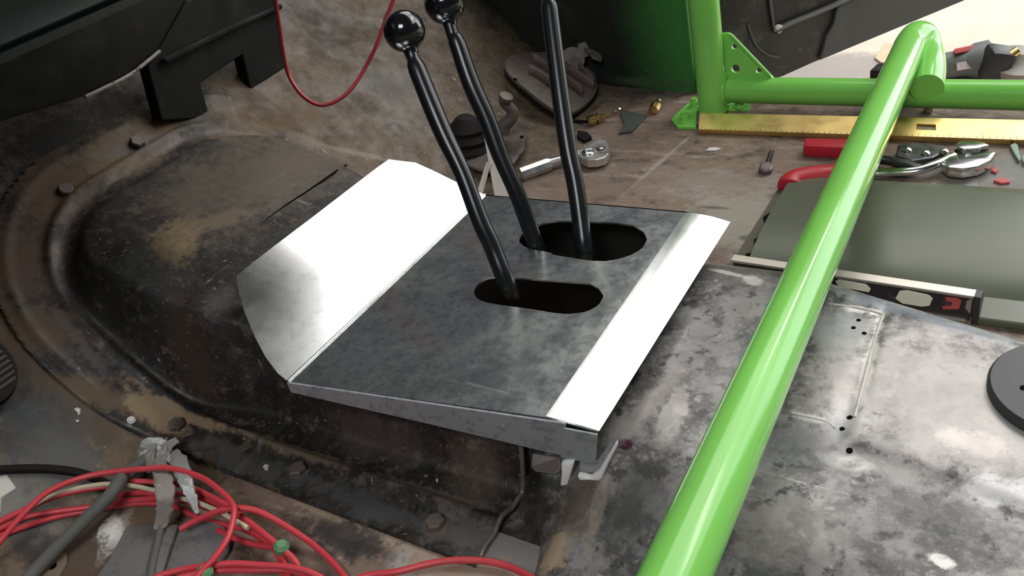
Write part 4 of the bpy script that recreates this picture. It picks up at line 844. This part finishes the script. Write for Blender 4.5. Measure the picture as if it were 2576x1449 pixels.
wire('red_wire', fw(((380, 1460, .024), (408, 1446, .024), (469, 1431, .024), (529, 1423, .024), (589, 1418, .022), (661, 1422, .020), (721, 1426, .018), (770, 1436, .014), (812, 1455, .010))), RW, M['wire_red'], 'upper one of two red wires along the bottom edge', G)
wire('red_wire', fw(((420, 1465, .022), (470, 1449, .022), (517, 1440, .020), (565, 1434, .018), (637, 1434, .016), (697, 1433, .014), (746, 1438, .010), (790, 1460, .008))), RW, M['wire_red'], 'lower one of two red wires along the bottom edge', G)
wire('red_wire', fw(((860, 1475, .006), (920, 1449, .006), (1000, 1438, .006), (1080, 1418, .006), (1150, 1409, .006), (1230, 1413, .006), (1290, 1430, .006), (1345, 1458, .006))), RW, M['wire_red'], 'lone red wire at bottom centre beside the rusted channel', G)
wire('cream_wire', fw(((70, 1280, .018), (105, 1259, .019), (150, 1241, .020), (200, 1227, .022), (262, 1218, .022), (315, 1220, .022), (350, 1225, .022), (405, 1237, .020), (440, 1250, .020), (490, 1262, .022), (545, 1284, .024), (572, 1298, .024), (625, 1329, .022))), 0.0022, M['wire_cream'], 'cream wire running among the red ones', 'wires')
wire('grey_sleeve', fw(((385, 1140, .010), (362, 1160, .014), (338, 1178, .020), (305, 1205, .030), (285, 1235, .032), (262, 1262, .030), (200, 1322, .022), (130, 1392, .014), (80, 1445, .010), (40, 1490, .010))), 0.0062, M['sleeve'], 'grey braided cable sleeve crossing over the red wires', cat='cable')
wire('black_cable', fw(((-40, 1186, .0065), (0, 1182, .0065), (100, 1179, .0065), (180, 1186, .0065), (230, 1200, .0065), (275, 1222, .0065))), 0.0042, M['rubber'], 'thin black cable on the floor above the red arches', cat='cable')
wire('black_cable', fw(((405, 1325, .011), (396, 1370, .011), (386, 1410, .011), (376, 1470, .011))), 0.0036, M['sleeve'], 'dark flat lead running down over the grey pad', cat='cable')
def ribbon(name, pts, wds, m, label, cat):
    path = spline(pts, 5); rows = []
    n = len(path); k = len(wds) - 1
    rg = random.Random(3)
    for i, p in enumerate(path):
        t = (path[min(i + 1, n - 1)] - path[max(i - 1, 0)]).normalized()
        v = (O - p).normalized(); s = t.cross(v).normalized()
        u = i / (n - 1) * k; j = min(int(u), k - 1); wd = wds[j] * (1 - u + j) + wds[j + 1] * (u - j)
        wd *= 1 + rg.uniform(-0.22, 0.16); cr = rg.uniform(-0.0016, 0.0016)
        rows.append([p + s * wd * q + v * (cr * math.sin(9 * q + i) + 0.0008) for q in (-0.5, -0.25, 0, 0.25, 0.5)])
    return tag(MB().grid(rows).build(name, m, smooth=True, solid=0.0012), label, cat)
ribbon('cloth_tape', fw(((405, 1145, .012), (404, 1175, .026), (410, 1205, .036), (416, 1245, .036), (414, 1280, .026), (406, 1312, .016), (398, 1335, .012))), (0.012, 0.014, 0.016, 0.014, 0.012, 0.007), M['tape'], 'torn grey cloth tape strip hanging over the red wires', 'tape')
ribbon('foil_tape', fw(((436, 1132, .016), (448, 1155, .026), (458, 1185, .034), (470, 1215, .034), (482, 1250, .030), (494, 1292, .026))), (0.008, 0.014, 0.014, 0.011, 0.009, 0.003), M['foil'], 'silver foil tape strip tapering down over the red wires', 'tape')
kn_ = thing('tape_knot', Pz(395, 1145, 0), 'frayed grey tape wrapping where sleeve and strips meet', 'tape')
kc = Ph(398, 1146, 0.012)
rg = random.Random(11)
for i in range(9):
    a = i * 0.72; p = kc + V((0.011 * math.cos(a), 0.008 * math.sin(a), 0.001 + 0.0015 * (i % 4)))
    t_ = V((math.cos(a * 1.7), math.sin(a * 1.7), rg.uniform(-0.3, 0.5))).normalized(); s_ = t_.cross(V((0.2, -0.5, 1))).normalized(); n_ = s_.cross(t_)
    rows = []
    for u in range(6):
        k_ = u / 5 - 0.5
        rows.append([p + t_ * (k_ * 0.030) + s_ * (q * 0.012 * (1 - 0.6 * abs(k_)) + rg.uniform(-.001, .001)) + n_ * (0.004 * math.cos(k_ * 3) + rg.uniform(-.0012, .0012)) for q in (-0.5, -0.2, 0.2, 0.5)])
    MB().grid(rows).build('wrap', M['tape'] if i % 3 else M['foil'], kn_, solid=0.0008)
pd = thing('felt_pad', Pz(440, 1400, 0), 'folded grey felt pad under the red wires at the bottom', 'pad')
MB().prism([Ph(a, b, 0.001) for a, b in ((330, 1334), (462, 1332), (440, 1390), (416, 1470), (250, 1470), (285, 1420))], (0, 0, 0.009)).build('layer', M['pad'], pd, bevel=0.003, smooth=True)
MB().prism([Ph(a, b, 0.001) for a, b in ((470, 1332), (548, 1330), (580, 1345), (590, 1364), (580, 1395), (552, 1435), (530, 1470), (424, 1470), (448, 1392))], (0, 0, 0.012)).build('layer', M['pad'], pd, bevel=0.004, smooth=True)
tag(MB().prism([Ph(a, b, 0.0) for a, b in ((-30, 1210), (20, 1198), (43, 1231), (4, 1254), (2, 1288), (-30, 1300))], (0, 0, 0.002)).build('paper_scrap', M['paper']), 'off-white paper scrap at the left edge above the wires', 'paper')
mb = thing('rusty_bracket', Pz(130, 1420, 0), 'rusty slotted bracket in the bottom left corner by the sleeve', 'bracket')
MB().prism([Ph(a, b, 0.0) for a, b in ((88, 1475), (150, 1392), (172, 1398), (172, 1420), (140, 1475))], (0, 0, 0.004)).build('plate', mat('tan_rusty_plate', (0.17, 0.125, 0.085), rough=0.7), mb, bevel=0.001)
MB().lathe(Ph(133, 1425, 0.004), (0, 0, 1), ((0.0036, -0.001), (0.0036, 0.0004)), 14).build('hole', M['hole'], mb)
for i, (a, b) in enumerate(((516, 1441), (708, 1377))):
    c = Ph(a, b, 0.026 if i == 0 else 0.018)
    tag(MB().lathe(c, (0.3, 0.2, 1), ((0.003, -0.004), (0.0062, -0.003), (0.0066, 0.002), (0.004, 0.005)), 16).build('cable_clip', M['green_clip'], smooth=True), ('green clip on the two wires at the bottom edge', 'green clip where the red bundle turns downward')[i], 'clip', 'green cable clips')
chipL = ((( 186, 1030), (194, 1026), (203, 1030), (201, 1042), (196, 1046), (194, 1038)), ((190, 1058), (198, 1057), (199, 1062), (192, 1063)), ((662, 1176), (668, 1170), (677, 1172), (675, 1182), (668, 1184)), ((1098, 1206), (1103, 1207), (1102, 1215), (1098, 1213)))
labs = ('white paint chip at the left below the rusty flange', 'tiny white paint chip below the larger one at left', 'white paint chip between two flange bolts of the hump cover', 'tiny white chip on the near side of the hump cover')
for l, lab in zip(chipL, labs):
    q = []
    for a, b in l:
        p = hit(a, b, 0.0005); q.append(p)
    n = nrm(q[0][0], q[0][1])
    tag(MB().prism(q, n * 0.0012).build('paint_chip', M['chip_white']), lab, 'chip')

# ================================================================== pedal pad at the left edge
pe = thing('pedal_pad', hit(0, 960), 'ribbed brown rubber pedal pad cut off by the left edge', 'pedal')
pc = hit(-84, 955) ; pn_ = V((0.72, 0.1, 0.70)).normalized(); pu = V((0, 1, 0)); pu = (pu - pn_ * pu.dot(pn_)).normalized(); pv = pn_.cross(pu)
pc = pc + pn_ * 0.018
pts = []
for i in range(40):
    a = 2 * math.pi * i / 40; pts.append(pc + pu * 0.036 * math.cos(a) + pv * 0.046 * math.sin(a))
ppad = MB().prism(pts, pn_ * 0.010).build('pad', M['rubber'], pe, bevel=0.003, smooth=True, sharp=50)
for i in range(-6, 7):
    h = 0.031 * math.sqrt(max(0, 1 - (i / 8.0) ** 2))
    c = pc + pn_ * 0.0105 + pv * (i * 0.0058)
    MB().tube([c - pu * h, c + pu * h], 0.0018, 6).build('rib', M['rubber_brown'], ppad)
MB().tube([pc, pc - pn_ * 0.03], 0.006, 10).build('stem', M['cast'], pe)
